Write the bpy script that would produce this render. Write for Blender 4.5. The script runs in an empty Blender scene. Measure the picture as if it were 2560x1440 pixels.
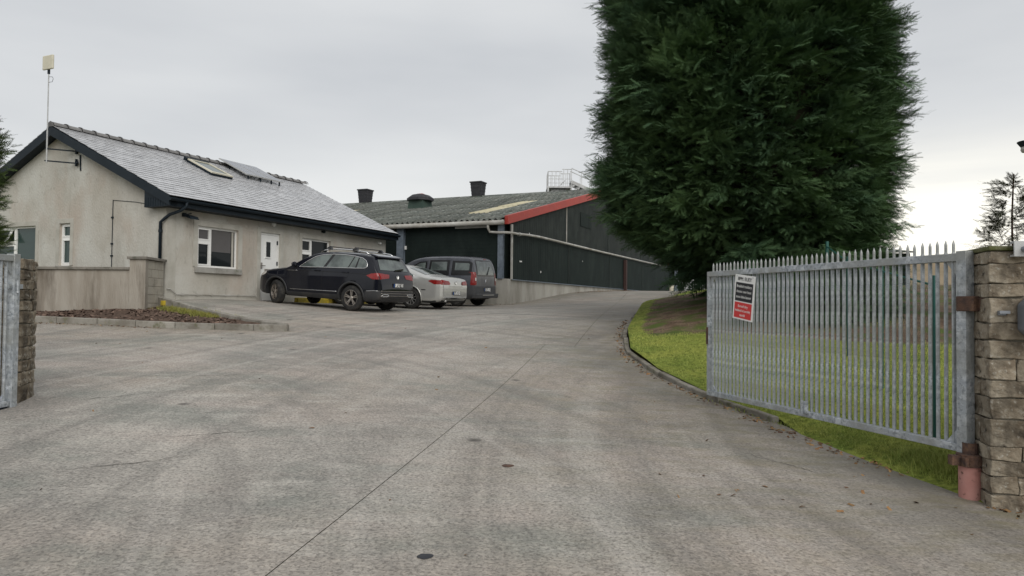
import bpy, bmesh, math, random
import numpy as np
from mathutils import Vector, Matrix, noise as mnoise
from mathutils.bvhtree import BVHTree

random.seed(7); rng = np.random.default_rng(7)
scene = bpy.context.scene
COL = scene.collection
R = math.radians

# ------------------------------------------------------------------ camera
cam_d = bpy.data.cameras.new('camera'); cam = bpy.data.objects.new('camera', cam_d); COL.objects.link(cam)
cam_d.sensor_width = 36.0; cam_d.lens = 36.0*1800/2560; cam_d.clip_start = 0.05; cam_d.clip_end = 3000
PITCH = math.atan(42/1800.)
cam.matrix_world = Matrix.Translation((0, 0, 1.6)) @ Matrix.Rotation(math.pi/2+PITCH, 4, 'X') @ Matrix.Rotation(0.010, 4, 'Z')
scene.camera = cam
scene.render.resolution_x = 1024; scene.render.resolution_y = 576

# ------------------------------------------------------------------ sky, sun, exposure
SUN_EL, SUN_AZ = R(36), R(160)          # azimuth clockwise from +Y (camera forward)
world = bpy.data.worlds.new('World'); scene.world = world; world.use_nodes = True
def build_world():
    nt = world.node_tree; N = nt.nodes; L = nt.links
    for n in list(N): N.remove(n)
    out = N.new('ShaderNodeOutputWorld'); bg = N.new('ShaderNodeBackground'); bg.inputs[1].default_value = 0.1
    L.new(bg.outputs[0], out.inputs[0])
    sky = N.new('ShaderNodeTexSky'); sky.sky_type = 'NISHITA'; sky.sun_disc = False
    sky.sun_elevation = SUN_EL; sky.sun_rotation = SUN_AZ; sky.dust_density = 4; sky.air_density = 1
    tc = N.new('ShaderNodeTexCoord')
    sep = N.new('ShaderNodeSeparateXYZ'); L.new(tc.outputs['Generated'], sep.inputs[0])
    mp = N.new('ShaderNodeMapping'); mp.inputs['Scale'].default_value = (1.0, 1.0, 4.2); L.new(tc.outputs['Generated'], mp.inputs[0])
    n1 = N.new('ShaderNodeTexNoise'); n1.inputs['Scale'].default_value = 1.7; n1.inputs['Detail'].default_value = 5; n1.inputs['Roughness'].default_value = .45
    L.new(mp.outputs[0], n1.inputs['Vector'])
    # broad overcast brightness, gently brighter near the horizon
    r1 = N.new('ShaderNodeValToRGB'); L.new(n1.outputs[0], r1.inputs[0])
    r1.color_ramp.elements[0].position = .28; r1.color_ramp.elements[0].color = (4.55, 4.72, 4.95, 1)
    r1.color_ramp.elements[1].position = .72; r1.color_ramp.elements[1].color = (6.2, 6.3, 6.35, 1)
    hr = N.new('ShaderNodeValToRGB'); L.new(sep.outputs[2], hr.inputs[0])
    e = hr.color_ramp.elements; e[0].position = 0.0; e[0].color = (1.22, 1.21, 1.17, 1); e[1].position = .26; e[1].color = (1, 1, 1, 1)
    hr.color_ramp.interpolation = 'EASE'
    m1 = N.new('ShaderNodeMixRGB'); m1.blend_type = 'MULTIPLY'; m1.inputs[0].default_value = 1; L.new(r1.outputs[0], m1.inputs[1]); L.new(hr.outputs[0], m1.inputs[2])
    # thin bright break in the cloud low on the right
    mp2 = N.new('ShaderNodeMapping'); mp2.inputs['Scale'].default_value = (1.2, 1.2, 16); L.new(tc.outputs['Generated'], mp2.inputs[0])
    n2 = N.new('ShaderNodeTexNoise'); n2.inputs['Scale'].default_value = 2.2; n2.inputs['Detail'].default_value = 4; L.new(mp2.outputs[0], n2.inputs['Vector'])
    dot = N.new('ShaderNodeVectorMath'); dot.operation = 'DOT_PRODUCT'; L.new(tc.outputs['Generated'], dot.inputs[0])
    gd = Vector((0.62, 0.92, 0.06)).normalized(); dot.inputs[1].default_value = gd
    gr = N.new('ShaderNodeMapRange'); gr.interpolation_type = 'SMOOTHSTEP'; gr.inputs[1].default_value = .86; gr.inputs[2].default_value = 1.0; L.new(dot.outputs['Value'], gr.inputs[0])
    zr = N.new('ShaderNodeMapRange'); zr.interpolation_type = 'SMOOTHSTEP'; zr.inputs[1].default_value = .25; zr.inputs[2].default_value = .09; L.new(sep.outputs[2], zr.inputs[0])
    g1 = N.new('ShaderNodeMath'); g1.operation = 'MULTIPLY'; L.new(gr.outputs[0], g1.inputs[0]); L.new(zr.outputs[0], g1.inputs[1])
    nr = N.new('ShaderNodeMapRange'); nr.inputs[1].default_value = .3; nr.inputs[2].default_value = .62; nr.inputs[3].default_value = .6; nr.inputs[4].default_value = 1; L.new(n2.outputs[0], nr.inputs[0])
    g2 = N.new('ShaderNodeMath'); g2.operation = 'MULTIPLY'; L.new(g1.outputs[0], g2.inputs[0]); L.new(nr.outputs[0], g2.inputs[1])
    m2 = N.new('ShaderNodeMixRGB'); L.new(g2.outputs[0], m2.inputs[0]); L.new(m1.outputs[0], m2.inputs[1]); m2.inputs[2].default_value = (10.4, 10.0, 8.9, 1)
    m3 = N.new('ShaderNodeMixRGB'); m3.inputs[0].default_value = 0.94; L.new(sky.outputs[0], m3.inputs[1]); L.new(m2.outputs[0], m3.inputs[2])
    L.new(m3.outputs[0], bg.inputs[0])
build_world()
sun_d = bpy.data.lights.new('sun', 'SUN'); sun = bpy.data.objects.new('sun', sun_d); COL.objects.link(sun)
sun_d.energy = 1.5; sun_d.angle = R(50); sun_d.color = (1.0, .97, .92)
sd = Vector((math.sin(SUN_AZ)*math.cos(SUN_EL), math.cos(SUN_AZ)*math.cos(SUN_EL), math.sin(SUN_EL)))
sun.rotation_euler = sd.to_track_quat('Z', 'Y').to_euler(); sun.location = (0, 0, 30)
vs = scene.view_settings; vs.view_transform = 'Standard'; vs.look = 'None'; vs.exposure = 0.32; vs.gamma = 1.0; vs.use_curve_mapping = False
scene.render.engine = 'CYCLES'

# ------------------------------------------------------------------ materials
MATS = {}
def rgb(c): return (c[0], c[1], c[2], 1)
def mat(name, col, rough=.8, metal=0., spec=.4, var=None, scale=3., detail=6., bump=0., bscale=40., speck=None, island=0., stretch=None, lo=.35, hi=.65, ior=None, emit=None):
    """procedural principled material: base colour + noise blotches (var) + fine bump"""
    m = bpy.data.materials.new(name); m.use_nodes = True; MATS[name] = m
    nt = m.node_tree; N = nt.nodes; L = nt.links; p = N['Principled BSDF']
    p.inputs['Roughness'].default_value = rough; p.inputs['Metallic'].default_value = metal
    p.inputs['Specular IOR Level'].default_value = spec
    if ior: p.inputs['IOR'].default_value = ior
    tc = N.new('ShaderNodeTexCoord'); src = tc.outputs['Object']
    if stretch:
        mp = N.new('ShaderNodeMapping'); mp.inputs['Scale'].default_value = stretch; L.new(src, mp.inputs[0]); src_s = mp.outputs[0]
    else: src_s = src
    cur = None
    def base():
        n = N.new('ShaderNodeRGB'); n.outputs[0].default_value = rgb(col); return n.outputs[0]
    cur = base()
    if var:
        for k, v in enumerate(var):
            c2 = v[0]; sc = v[1] if len(v) > 1 else scale; l_, h_ = (v[2], v[3]) if len(v) > 3 else (lo, hi)
            n = N.new('ShaderNodeTexNoise'); n.inputs['Scale'].default_value = sc; n.inputs['Detail'].default_value = detail; n.inputs['Roughness'].default_value = .6
            off = N.new('ShaderNodeVectorMath'); off.operation = 'ADD'; off.inputs[1].default_value = (k*13.7, k*7.3, k*3.1)
            if len(v) > 4:
                mpk = N.new('ShaderNodeMapping'); mpk.inputs['Scale'].default_value = v[4]; L.new(src, mpk.inputs[0]); L.new(mpk.outputs[0], off.inputs[0])
            else: L.new(src_s, off.inputs[0])
            L.new(off.outputs[0], n.inputs['Vector'])
            mr = N.new('ShaderNodeMapRange'); mr.inputs[1].default_value = l_; mr.inputs[2].default_value = h_; L.new(n.outputs[0], mr.inputs[0])
            mx = N.new('ShaderNodeMixRGB'); L.new(mr.outputs[0], mx.inputs[0]); L.new(cur, mx.inputs[1]); mx.inputs[2].default_value = rgb(c2); cur = mx.outputs[0]
    if island:
        g = N.new('ShaderNodeNewGeometry'); oi = N.new('ShaderNodeObjectInfo')
        ad = N.new('ShaderNodeMath'); ad.operation = 'ADD'; L.new(g.outputs['Random Per Island'], ad.inputs[0]); L.new(oi.outputs['Random'], ad.inputs[1])
        fr = N.new('ShaderNodeMath'); fr.operation = 'FRACT'; L.new(ad.outputs[0], fr.inputs[0])
        mr = N.new('ShaderNodeMapRange'); mr.inputs[3].default_value = 1-island; mr.inputs[4].default_value = 1+island; L.new(fr.outputs[0], mr.inputs[0])
        mx = N.new('ShaderNodeMixRGB'); mx.blend_type = 'MULTIPLY'; mx.inputs[0].default_value = 1; L.new(cur, mx.inputs[1]); L.new(mr.outputs[0], mx.inputs[2]); cur = mx.outputs[0]
    L.new(cur, p.inputs['Base Color'])
    if bump:
        n = N.new('ShaderNodeTexNoise'); n.inputs['Scale'].default_value = bscale; n.inputs['Detail'].default_value = 4; L.new(src_s, n.inputs['Vector'])
        b = N.new('ShaderNodeBump'); b.inputs['Strength'].default_value = bump; b.inputs['Distance'].default_value = .02; L.new(n.outputs[0], b.inputs['Height']); L.new(b.outputs[0], p.inputs['Normal'])
    return m

def concrete_yard():
    m = bpy.data.materials.new('yard_concrete'); m.use_nodes = True
    nt = m.node_tree; N = nt.nodes; L = nt.links; p = N['Principled BSDF']; p.inputs['Roughness'].default_value = .72; p.inputs['Specular IOR Level'].default_value = .35
    tc = N.new('ShaderNodeTexCoord'); O = tc.outputs['Object']
    def noise(sc, det=6, st=None, off=0, rough=.6, rot=0):
        mp = N.new('ShaderNodeMapping'); mp.inputs['Scale'].default_value = st or (1, 1, 1); mp.inputs['Location'].default_value = (off, off*.7, 0); mp.inputs['Rotation'].default_value = (0, 0, rot); L.new(O, mp.inputs[0])
        n = N.new('ShaderNodeTexNoise'); n.inputs['Scale'].default_value = sc; n.inputs['Detail'].default_value = det; n.inputs['Roughness'].default_value = rough; L.new(mp.outputs[0], n.inputs['Vector']); return n.outputs[0]
    def rng_(v, a, b, c=0., d=1.):
        mr = N.new('ShaderNodeMapRange'); mr.inputs[1].default_value = a; mr.inputs[2].default_value = b; mr.inputs[3].default_value = c; mr.inputs[4].default_value = d; L.new(v, mr.inputs[0]); return mr.outputs[0]
    def mix(f, a, b, mode='MIX'):
        mx = N.new('ShaderNodeMixRGB'); mx.blend_type = mode
        if isinstance(f, float): mx.inputs[0].default_value = f
        else: L.new(f, mx.inputs[0])
        for i, c in ((1, a), (2, b)):
            if isinstance(c, tuple): mx.inputs[i].default_value = rgb(c)
            else: L.new(c, mx.inputs[i])
        return mx.outputs[0]
    def mul(a, b):
        n = N.new('ShaderNodeMath'); n.operation = 'MULTIPLY'
        for i, c in ((0, a), (1, b)):
            if isinstance(c, float): n.inputs[i].default_value = c
            else: L.new(c, n.inputs[i])
        return n.outputs[0]
    c = mix(rng_(noise(.35, 6, (1, .55, 1)), .38, .64), (.415, .388, .348), (.235, .221, .200))
    c = mix(rng_(noise(.22, 4, (1, 1, 1), 91), .42, .62), c, (.34, .296, .25))
    c = mix(rng_(noise(.55, 5, (.6, 1.5, 1), 11), .48, .70), c, (.385, .34, .303))       # pinkish worn patches
    c = mix(mul(rng_(noise(.8, 6, (.8, 1.2, 1), 23), .48, .64), .7), c, (.205, .215, .188))    # greenish damp patches
    c = mix(mul(rng_(noise(.9, 8, (.8, 1.5, 1), 37, .68, .5), .50, .68), .5), c, (.18, .171, .156))  # dark streaks
    c = mix(mul(rng_(noise(1.7, 7, (.7, 1.9, 1), 51, .65, -.3), .54, .70), .6), c, (.47, .445, .40))   # pale scrapes
    c = mix(mul(rng_(noise(1.5, 8, (2.4, .35, 1), 71, .6, .2), .56, .70), .35), c, (.17, .162, .15))   # wheel tracks
    def arcs(cx, cy, k, off, lo_, hi_):
        sv = N.new('ShaderNodeVectorMath'); sv.operation = 'SUBTRACT'; sv.inputs[1].default_value = (cx, cy, 0); L.new(O, sv.inputs[0])
        fl = N.new('ShaderNodeVectorMath'); fl.operation = 'MULTIPLY'; fl.inputs[1].default_value = (1, 1, 0); L.new(sv.outputs[0], fl.inputs[0])
        ln = N.new('ShaderNodeVectorMath'); ln.operation = 'LENGTH'; L.new(fl.outputs[0], ln.inputs[0])
        nm = N.new('ShaderNodeVectorMath'); nm.operation = 'NORMALIZE'; L.new(fl.outputs[0], nm.inputs[0])
        sp_ = N.new('ShaderNodeSeparateXYZ'); L.new(nm.outputs[0], sp_.inputs[0])
        cb = N.new('ShaderNodeCombineXYZ'); ml = N.new('ShaderNodeMath'); ml.operation = 'MULTIPLY'; ml.inputs[1].default_value = k; L.new(ln.outputs['Value'], ml.inputs[0]); L.new(ml.outputs[0], cb.inputs[0])
        m2_ = N.new('ShaderNodeMath'); m2_.operation = 'MULTIPLY'; m2_.inputs[1].default_value = 2.2; L.new(sp_.outputs[0], m2_.inputs[0]); L.new(m2_.outputs[0], cb.inputs[1]); cb.inputs[2].default_value = off
        n = N.new('ShaderNodeTexNoise'); n.inputs['Scale'].default_value = 1; n.inputs['Detail'].default_value = 5; n.inputs['Roughness'].default_value = .55; L.new(cb.outputs[0], n.inputs['Vector']); return rng_(n.outputs[0], lo_, hi_)
    c = mix(mul(arcs(17, 6, 2.3, 1.0, .50, .66), .50), c, (.165, .156, .142))
    c = mix(mul(arcs(17, 6, 3.1, 7.0, .52, .68), .45), c, (.44, .415, .375))
    c = mix(mul(arcs(-13, 1, 2.6, 3.0, .52, .68), .42), c, (.17, .16, .146))
    c = mix(mul(arcs(-13, 1, 3.3, 9.0, .54, .70), .40), c, (.43, .40, .365))
    sp = noise(34, 2, None, 5, .6); c = mix(rng_(sp, .46, .62, 0., .62), c, mix(1.0, c, (1.5, 1.48, 1.45), 'MULTIPLY'))
    sp2 = noise(46, 2, None, 9, .6); c = mix(rng_(sp2, .50, .64, 0., .75), c, mix(1.0, c, (.45, .44, .44), 'MULTIPLY'))
    sp3 = noise(14, 4, (.6, 1.6, 1), 19, .7); c = mix(rng_(sp3, .52, .74, 0., .55), c, mix(1.0, c, (.6, .6, .6), 'MULTIPLY'))
    # sparse yellow lichen and moss towards the kerb (vertex mask)
    at = N.new('ShaderNodeAttribute'); at.attribute_name = 'moss'
    ms = mul(rng_(noise(3.5, 7, (.7, 1.8, 1), 3), .46, .66), at.outputs['Fac'])
    c = mix(mul(ms, .75), c, (.20, .175, .075))
    c = mix(mul(rng_(noise(.9, 6, None, 13), .3, .6, .45, 1.), mul(at.outputs['Fac'], .8)), c, (.125, .112, .092))
    # scattered oil spots
    vo = N.new('ShaderNodeTexVoronoi'); vo.inputs['Scale'].default_value = .8; L.new(O, vo.inputs['Vector'])
    c = mix(mul(rng_(vo.outputs['Distance'], .075, .03), .8), c, (.05, .045, .04))
    L.new(c, p.inputs['Base Color'])
    bn = noise(60, 5, None, 2, .7); bn2 = noise(9, 6, (.5, 2, 1), 4)
    ad = N.new('ShaderNodeMath'); ad.operation = 'ADD'; L.new(bn, ad.inputs[0]); L.new(bn2, ad.inputs[1])
    b = N.new('ShaderNodeBump'); b.inputs['Strength'].default_value = .55; b.inputs['Distance'].default_value = .012; L.new(ad.outputs[0], b.inputs['Height']); L.new(b.outputs[0], p.inputs['Normal'])
    L.new(rng_(noise(.8, 5, (.8, 1.2, 1), 23), .4, .7, .78, .55), p.inputs['Roughness'])
    MATS['yard'] = m

def lawn_material():
    m = bpy.data.materials.new('lawn_soil_grass'); m.use_nodes = True
    nt = m.node_tree; N = nt.nodes; L = nt.links; p = N['Principled BSDF']; p.inputs['Roughness'].default_value = .95; p.inputs['Specular IOR Level'].default_value = .1
    tc = N.new('ShaderNodeTexCoord'); O = tc.outputs['Object']
    def noise(sc, det=6):
        n = N.new('ShaderNodeTexNoise'); n.inputs['Scale'].default_value = sc; n.inputs['Detail'].default_value = det; L.new(O, n.inputs['Vector']); return n.outputs[0]
    def ramp(v, a, b):
        mr = N.new('ShaderNodeMapRange'); mr.inputs[1].default_value = a; mr.inputs[2].default_value = b; L.new(v, mr.inputs[0]); return mr.outputs[0]
    def mix(f, a, b):
        mx = N.new('ShaderNodeMixRGB'); L.new(f, mx.inputs[0])
        for i, c in ((1, a), (2, b)):
            if isinstance(c, tuple): mx.inputs[i].default_value = rgb(c)
            else: L.new(c, mx.inputs[i])
        return mx.outputs[0]
    g = mix(ramp(noise(1.6), .35, .65), (.14, .195, .035), (.28, .30, .065)); g = mix(ramp(noise(14), .4, .7), g, (.075, .10, .02))
    b = mix(ramp(noise(3), .4, .6), (.13, .088, .060), (.20, .145, .10)); b = mix(ramp(noise(26), .48, .7), b, (.06, .042, .03))
    b = mix(ramp(noise(1.4), .48, .62), b, (.085, .115, .03))
    at = N.new('ShaderNodeAttribute'); at.attribute_name = 'bare'
    ad = N.new('ShaderNodeMath'); ad.operation = 'ADD'; L.new(at.outputs['Fac'], ad.inputs[0])
    sb = N.new('ShaderNodeMath'); sb.operation = 'MULTIPLY_ADD'; L.new(noise(1.1), sb.inputs[0]); sb.inputs[1].default_value = .7; sb.inputs[2].default_value = -.35; L.new(sb.outputs[0], ad.inputs[1])
    L.new(mix(ramp(ad.outputs[0], .42, .58), g, b), p.inputs['Base Color'])
    bm = N.new('ShaderNodeBump'); bm.inputs['Strength'].default_value = .9; bm.inputs['Distance'].default_value = .04; L.new(noise(30), bm.inputs['Height']); L.new(bm.outputs[0], p.inputs['Normal'])
    MATS['lawn'] = m
concrete_yard(); lawn_material()

def foliage_mat(name, dark, light, tipc, rough=.75, sc=1.2):
    m = bpy.data.materials.new(name); m.use_nodes = True; MATS[name] = m
    nt = m.node_tree; N = nt.nodes; L = nt.links; p = N['Principled BSDF']; p.inputs['Roughness'].default_value = rough; p.inputs['Specular IOR Level'].default_value = .25
    tc = N.new('ShaderNodeTexCoord'); n = N.new('ShaderNodeTexNoise'); n.inputs['Scale'].default_value = sc; n.inputs['Detail'].default_value = 5; L.new(tc.outputs['Object'], n.inputs['Vector'])
    mr = N.new('ShaderNodeMapRange'); mr.inputs[1].default_value = .36; mr.inputs[2].default_value = .66; L.new(n.outputs[0], mr.inputs[0])
    mx = N.new('ShaderNodeMixRGB'); L.new(mr.outputs[0], mx.inputs[0]); mx.inputs[1].default_value = rgb(dark); mx.inputs[2].default_value = rgb(light)
    at = N.new('ShaderNodeAttribute'); at.attribute_name = 'tip'
    mx2 = N.new('ShaderNodeMixRGB'); L.new(at.outputs['Fac'], mx2.inputs[0]); L.new(mx.outputs[0], mx2.inputs[1]); mx2.inputs[2].default_value = rgb(tipc)
    L.new(mx2.outputs[0], p.inputs['Base Color'])
foliage_mat('conifer', (.042, .088, .046), (.078, .142, .058), (.13, .19, .062), sc=.7)
foliage_mat('conifer_light', (.045, .075, .022), (.075, .11, .03), (.10, .14, .04))
foliage_mat('sapling_leaf', (.03, .036, .018), (.05, .055, .025), (.06, .06, .025))
foliage_mat('grass_blade', (.17, .25, .045), (.36, .40, .085), (.52, .50, .17), sc=1.4)
foliage_mat('weed_blade', (.10, .14, .025), (.24, .23, .05), (.36, .32, .10), sc=3)
mat('render', (.47, .45, .405), .9, spec=.15, var=[((.40, .375, .325), .8, .42, .64), ((.53, .525, .485), .7, .45, .68), ((.42, .355, .30), .42, .49, .66), ((.32, .30, .26), .8, .55, .78, (1.3, 1.3, .5)), ((.30, .285, .25), 1.6, .64, .80, (3., 3., .3)), ((.29, .275, .24), 7, .60, .8)], bump=.7, bscale=22, stretch=(1, 1, .6))
mat('band', (.46, .445, .40), .9, spec=.15, var=[((.37, .355, .31), 3, .4, .7)], bump=.25, bscale=40)
mat('grey_render', (.335, .305, .262), .92, spec=.1, var=[((.27, .24, .20), 1.5, .4, .62), ((.40, .375, .33), 1.0, .5, .7), ((.12, .10, .078), 1.1, .50, .68)], bump=.6, bscale=24, stretch=(1.6, 1.6, .28))
mat('block', (.42, .385, .325), .92, spec=.1, var=[((.27, .25, .21), 4, .4, .65), ((.40, .375, .32), 2)], bump=.5, bscale=50, island=.08)
mat('cement', (.33, .32, .295), .85, spec=.2, var=[((.22, .21, .19), 2.5, .42, .66), ((.40, .39, .36), 1.2, .5, .7), ((.17, .175, .13), 5, .58, .75)], bump=.4, bscale=45, island=.10)
mat('old_cement', (.20, .185, .155), .92, spec=.1, var=[((.12, .11, .09), 4, .42, .62), ((.27, .255, .225), 2.2, .5, .7), ((.10, .105, .05), 6, .56, .72)], bump=.6, bscale=40, island=.18)
mat('bed_cement', (.27, .255, .225), .9, spec=.15, var=[((.18, .165, .14), 3, .42, .62), ((.34, .325, .29), 1.8, .5, .7), ((.13, .13, .08), 6, .56, .74)], bump=.5, bscale=40, island=.14)
mat('plinth', (.38, .365, .325), .85, spec=.2, var=[((.27, .255, .22), 1.3, .42, .62), ((.44, .425, .385), .8, .5, .7), ((.12, .11, .09), 1.6, .62, .78)], bump=.3, bscale=30, stretch=(1.2, 1.2, .4))
mat('coping', (.15, .14, .12), .9, var=[((.24, .22, .19), 3), ((.09, .09, .07), 6, .5, .7)], bump=.4, bscale=40)
mat('slate', (.47, .475, .49), .2, spec=1., var=[((.55, .55, .56), 1.3, .4, .65), ((.38, .385, .40), 6, .48, .7), ((.46, .39, .35), 2.2, .68, .78)], island=.10, bump=.12, bscale=35)
mat('ridge', (.12, .118, .12), .7, var=[((.19, .185, .18), 5)], bump=.3, bscale=30, island=.15)
mat('black_trim', (.008, .014, .020), .5, spec=.2, var=[((.013, .020, .027), 2)])
mat('upvc', (.80, .80, .78), .35, spec=.5, var=[((.70, .70, .67), 3, .5, .8)])
mat('window_glass', (.010, .013, .014), .05, spec=.22)
mat('green_glass', (.035, .06, .055), .12, spec=.4)
mat('blind', (.105, .10, .10), .9, var=[((.13, .125, .125), 1)])
mat('interior', (.03, .03, .03), .9)
mat('pvc_grey', (.42, .41, .38), .5, var=[((.28, .26, .22), 1.2, .45, .7), ((.55, .545, .52), 2.5, .5, .7)], bump=.1)
mat('galv', (.36, .395, .435), .5, metal=.2, spec=.5, var=[((.56, .595, .63), 13, .47, .58), ((.20, .225, .25), 26, .5, .62), ((.30, .31, .30), 3), ((.16, .12, .09), 7, .69, .76)], bump=.3, bscale=60)
mat('rust', (.12, .065, .042), .85, var=[((.055, .035, .03), 14), ((.17, .10, .06), 7, .55, .7)], bump=.5, bscale=60)
mat('pink_paint', (.40, .185, .16), .65, var=[((.46, .24, .21), 5), ((.28, .13, .11), 9, .55, .7), ((.11, .06, .045), 16, .60, .68)], bump=.15)
mat('stone', (.25, .215, .165), .95, spec=.1, var=[((.16, .13, .095), 6, .42, .58), ((.33, .295, .235), 4, .48, .64), ((.065, .055, .043), 3.2, .48, .64), ((.34, .32, .275), 22, .58, .70), ((.05, .043, .034), 12, .60, .70)], bump=1., bscale=24, island=.34)
mat('mortar', (.19, .17, .135), .95, spec=.1, var=[((.12, .11, .085), 6), ((.26, .24, .20), 12)], bump=.6, bscale=40)
mat('moss_cap', (.12, .12, .055), .95, var=[((.19, .175, .13), 6), ((.07, .08, .02), 9)], bump=.8, bscale=30)
mat('barn_green', (.014, .022, .020), .75, spec=.15, var=[((.022, .031, .028), .8, .4, .65), ((.011, .017, .016), 2), ((.035, .042, .038), 4, .66, .82)], stretch=(1, 1, .5))
mat('barn_grey', (.032, .039, .036), .75, spec=.15, var=[((.036, .042, .039), .7), ((.018, .023, .022), 1.8), ((.055, .06, .054), 5, .64, .8)], stretch=(1, 1, .5))
mat('barn_roof', (.15, .153, .140), .8, spec=.25, var=[((.22, .23, .215), .5, .42, .62), ((.07, .083, .073), 2.2, .42, .60), ((.27, .275, .255), 6, .55, .70), ((.06, .07, .045), 5, .54, .70)], island=.22, bump=.4, bscale=20)
mat('rooflight', (.50, .455, .31), .6, spec=.3, var=[((.40, .36, .23), 2), ((.57, .53, .39), 1.2)])
mat('red_paint', (.42, .055, .040), .55, spec=.35, var=[((.35, .05, .04), 2), ((.48, .12, .10), 7, .6, .75), ((.22, .04, .03), 12, .64, .72)])
mat('blue_steel', (.165, .20, .24), .5, spec=.4, var=[((.19, .225, .265), 2), ((.11, .135, .165), 5)])
mat('dark_vent', (.030, .032, .038), .7, var=[((.055, .055, .06), 3), ((.02, .02, .024), 8)], stretch=(1, 1, 3))
mat('green_vent', (.030, .055, .045), .7, var=[((.05, .08, .062), 3)])
mat('brown_steel', (.035, .016, .014), .7, var=[((.05, .024, .02), 4)])
mat('white_steel', (.52, .53, .53), .5, metal=.2, var=[((.36, .36, .36), 5)])
mat('yellow_paint', (.56, .42, .03), .7, var=[((.38, .30, .05), 6), ((.12, .10, .05), 14, .6, .72)], bump=.2)
mat('mulch', (.105, .072, .055), .95, spec=.1, var=[((.15, .105, .08), 6), ((.06, .042, .033), 12)], bump=1., bscale=25)
mat('chip', (.16, .108, .082), .9, spec=.15, var=[((.22, .155, .12), 3), ((.09, .06, .047), 5)], island=.5)
mat('leaf_litter', (.22, .115, .045), .85, var=[((.31, .20, .08), 4), ((.11, .055, .03), 6)], island=.5)
mat('bark', (.075, .045, .032), .95, var=[((.12, .075, .055), 6), ((.03, .02, .016), 14)], bump=1., bscale=18, stretch=(2, 2, .4))
mat('twig_shade_core', (.010, .014, .008), 1., spec=0., var=[((.018, .014, .010), 3)])  # near-black: the crown's inner shade is put into the twig colour
mat('field', (.10, .115, .035), .95, spec=.1, var=[((.17, .155, .065), .3), ((.06, .075, .02), 1.6)], bump=.8, bscale=9)
mat('hillside', (.24, .185, .12), .95, spec=.05, var=[((.28, .225, .155), .02), ((.17, .15, .09), .05, .5, .65)])
mat('fence_green', (.010, .075, .062), .5, var=[((.015, .095, .08), 6)])
mat('wire_green', (.045, .06, .05), .6)
mat('paint_dark', (.006, .007, .012), .08, spec=.4, var=[((.009, .010, .015), 2)])
mat('paint_silver', (.54, .54, .52), .25, metal=.5, spec=.6, var=[((.49, .49, .47), 2)])
mat('paint_grey', (.048, .052, .066), .24, spec=.55, var=[((.10, .105, .118), 2)])
mat('plastic', (.026, .027, .029), .6, var=[((.05, .047, .044), 4, .5, .75)])
mat('plastic_grey', (.045, .047, .052), .6, var=[((.06, .06, .062), 4)])
mat('tyre', (.017, .017, .017), .85, var=[((.06, .055, .048), 7, .5, .75)], bump=.3, bscale=80)
mat('car_glass', (.13, .155, .148), .03, spec=.6, var=[((.06, .072, .07), 2.2, .42, .6)])
mat('privacy_glass', (.015, .018, .02), .04, spec=.8)
mat('chrome', (.72, .72, .72), .18, metal=1.)
mat('alloy', (.36, .33, .30), .35, metal=.8, var=[((.22, .19, .165), 8, .5, .75)])
mat('alloy_bright', (.62, .62, .61), .28, metal=.85)
mat('gloss_black', (.012, .012, .013), .2)
mat('lamp_red', (.28, .016, .014), .14, spec=.6, var=[((.16, .01, .01), 22)])
mat('lamp_clear', (.55, .53, .50), .12, spec=.7)
mat('plate_dark', (.02, .022, .028), .4)
mat('plate_blue', (.015, .07, .24), .4)
mat('white_print', (.78, .78, .76), .5)
mat('black_print', (.012, .013, .017), .5)
mat('red_print', (.60, .035, .035), .45)
mat('cream', (.62, .585, .47), .5, var=[((.55, .52, .42), 5)])
mat('crack', (.06, .055, .048), .9)
mat('solar', (.16, .17, .20), .15, spec=.8, var=[((.13, .14, .17), 3)])
mat('alu', (.50, .50, .48), .4, metal=.5)
mat('grey_metal', (.17, .19, .215), .5, metal=.3, var=[((.23, .245, .27), 6)])
M = MATS

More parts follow.
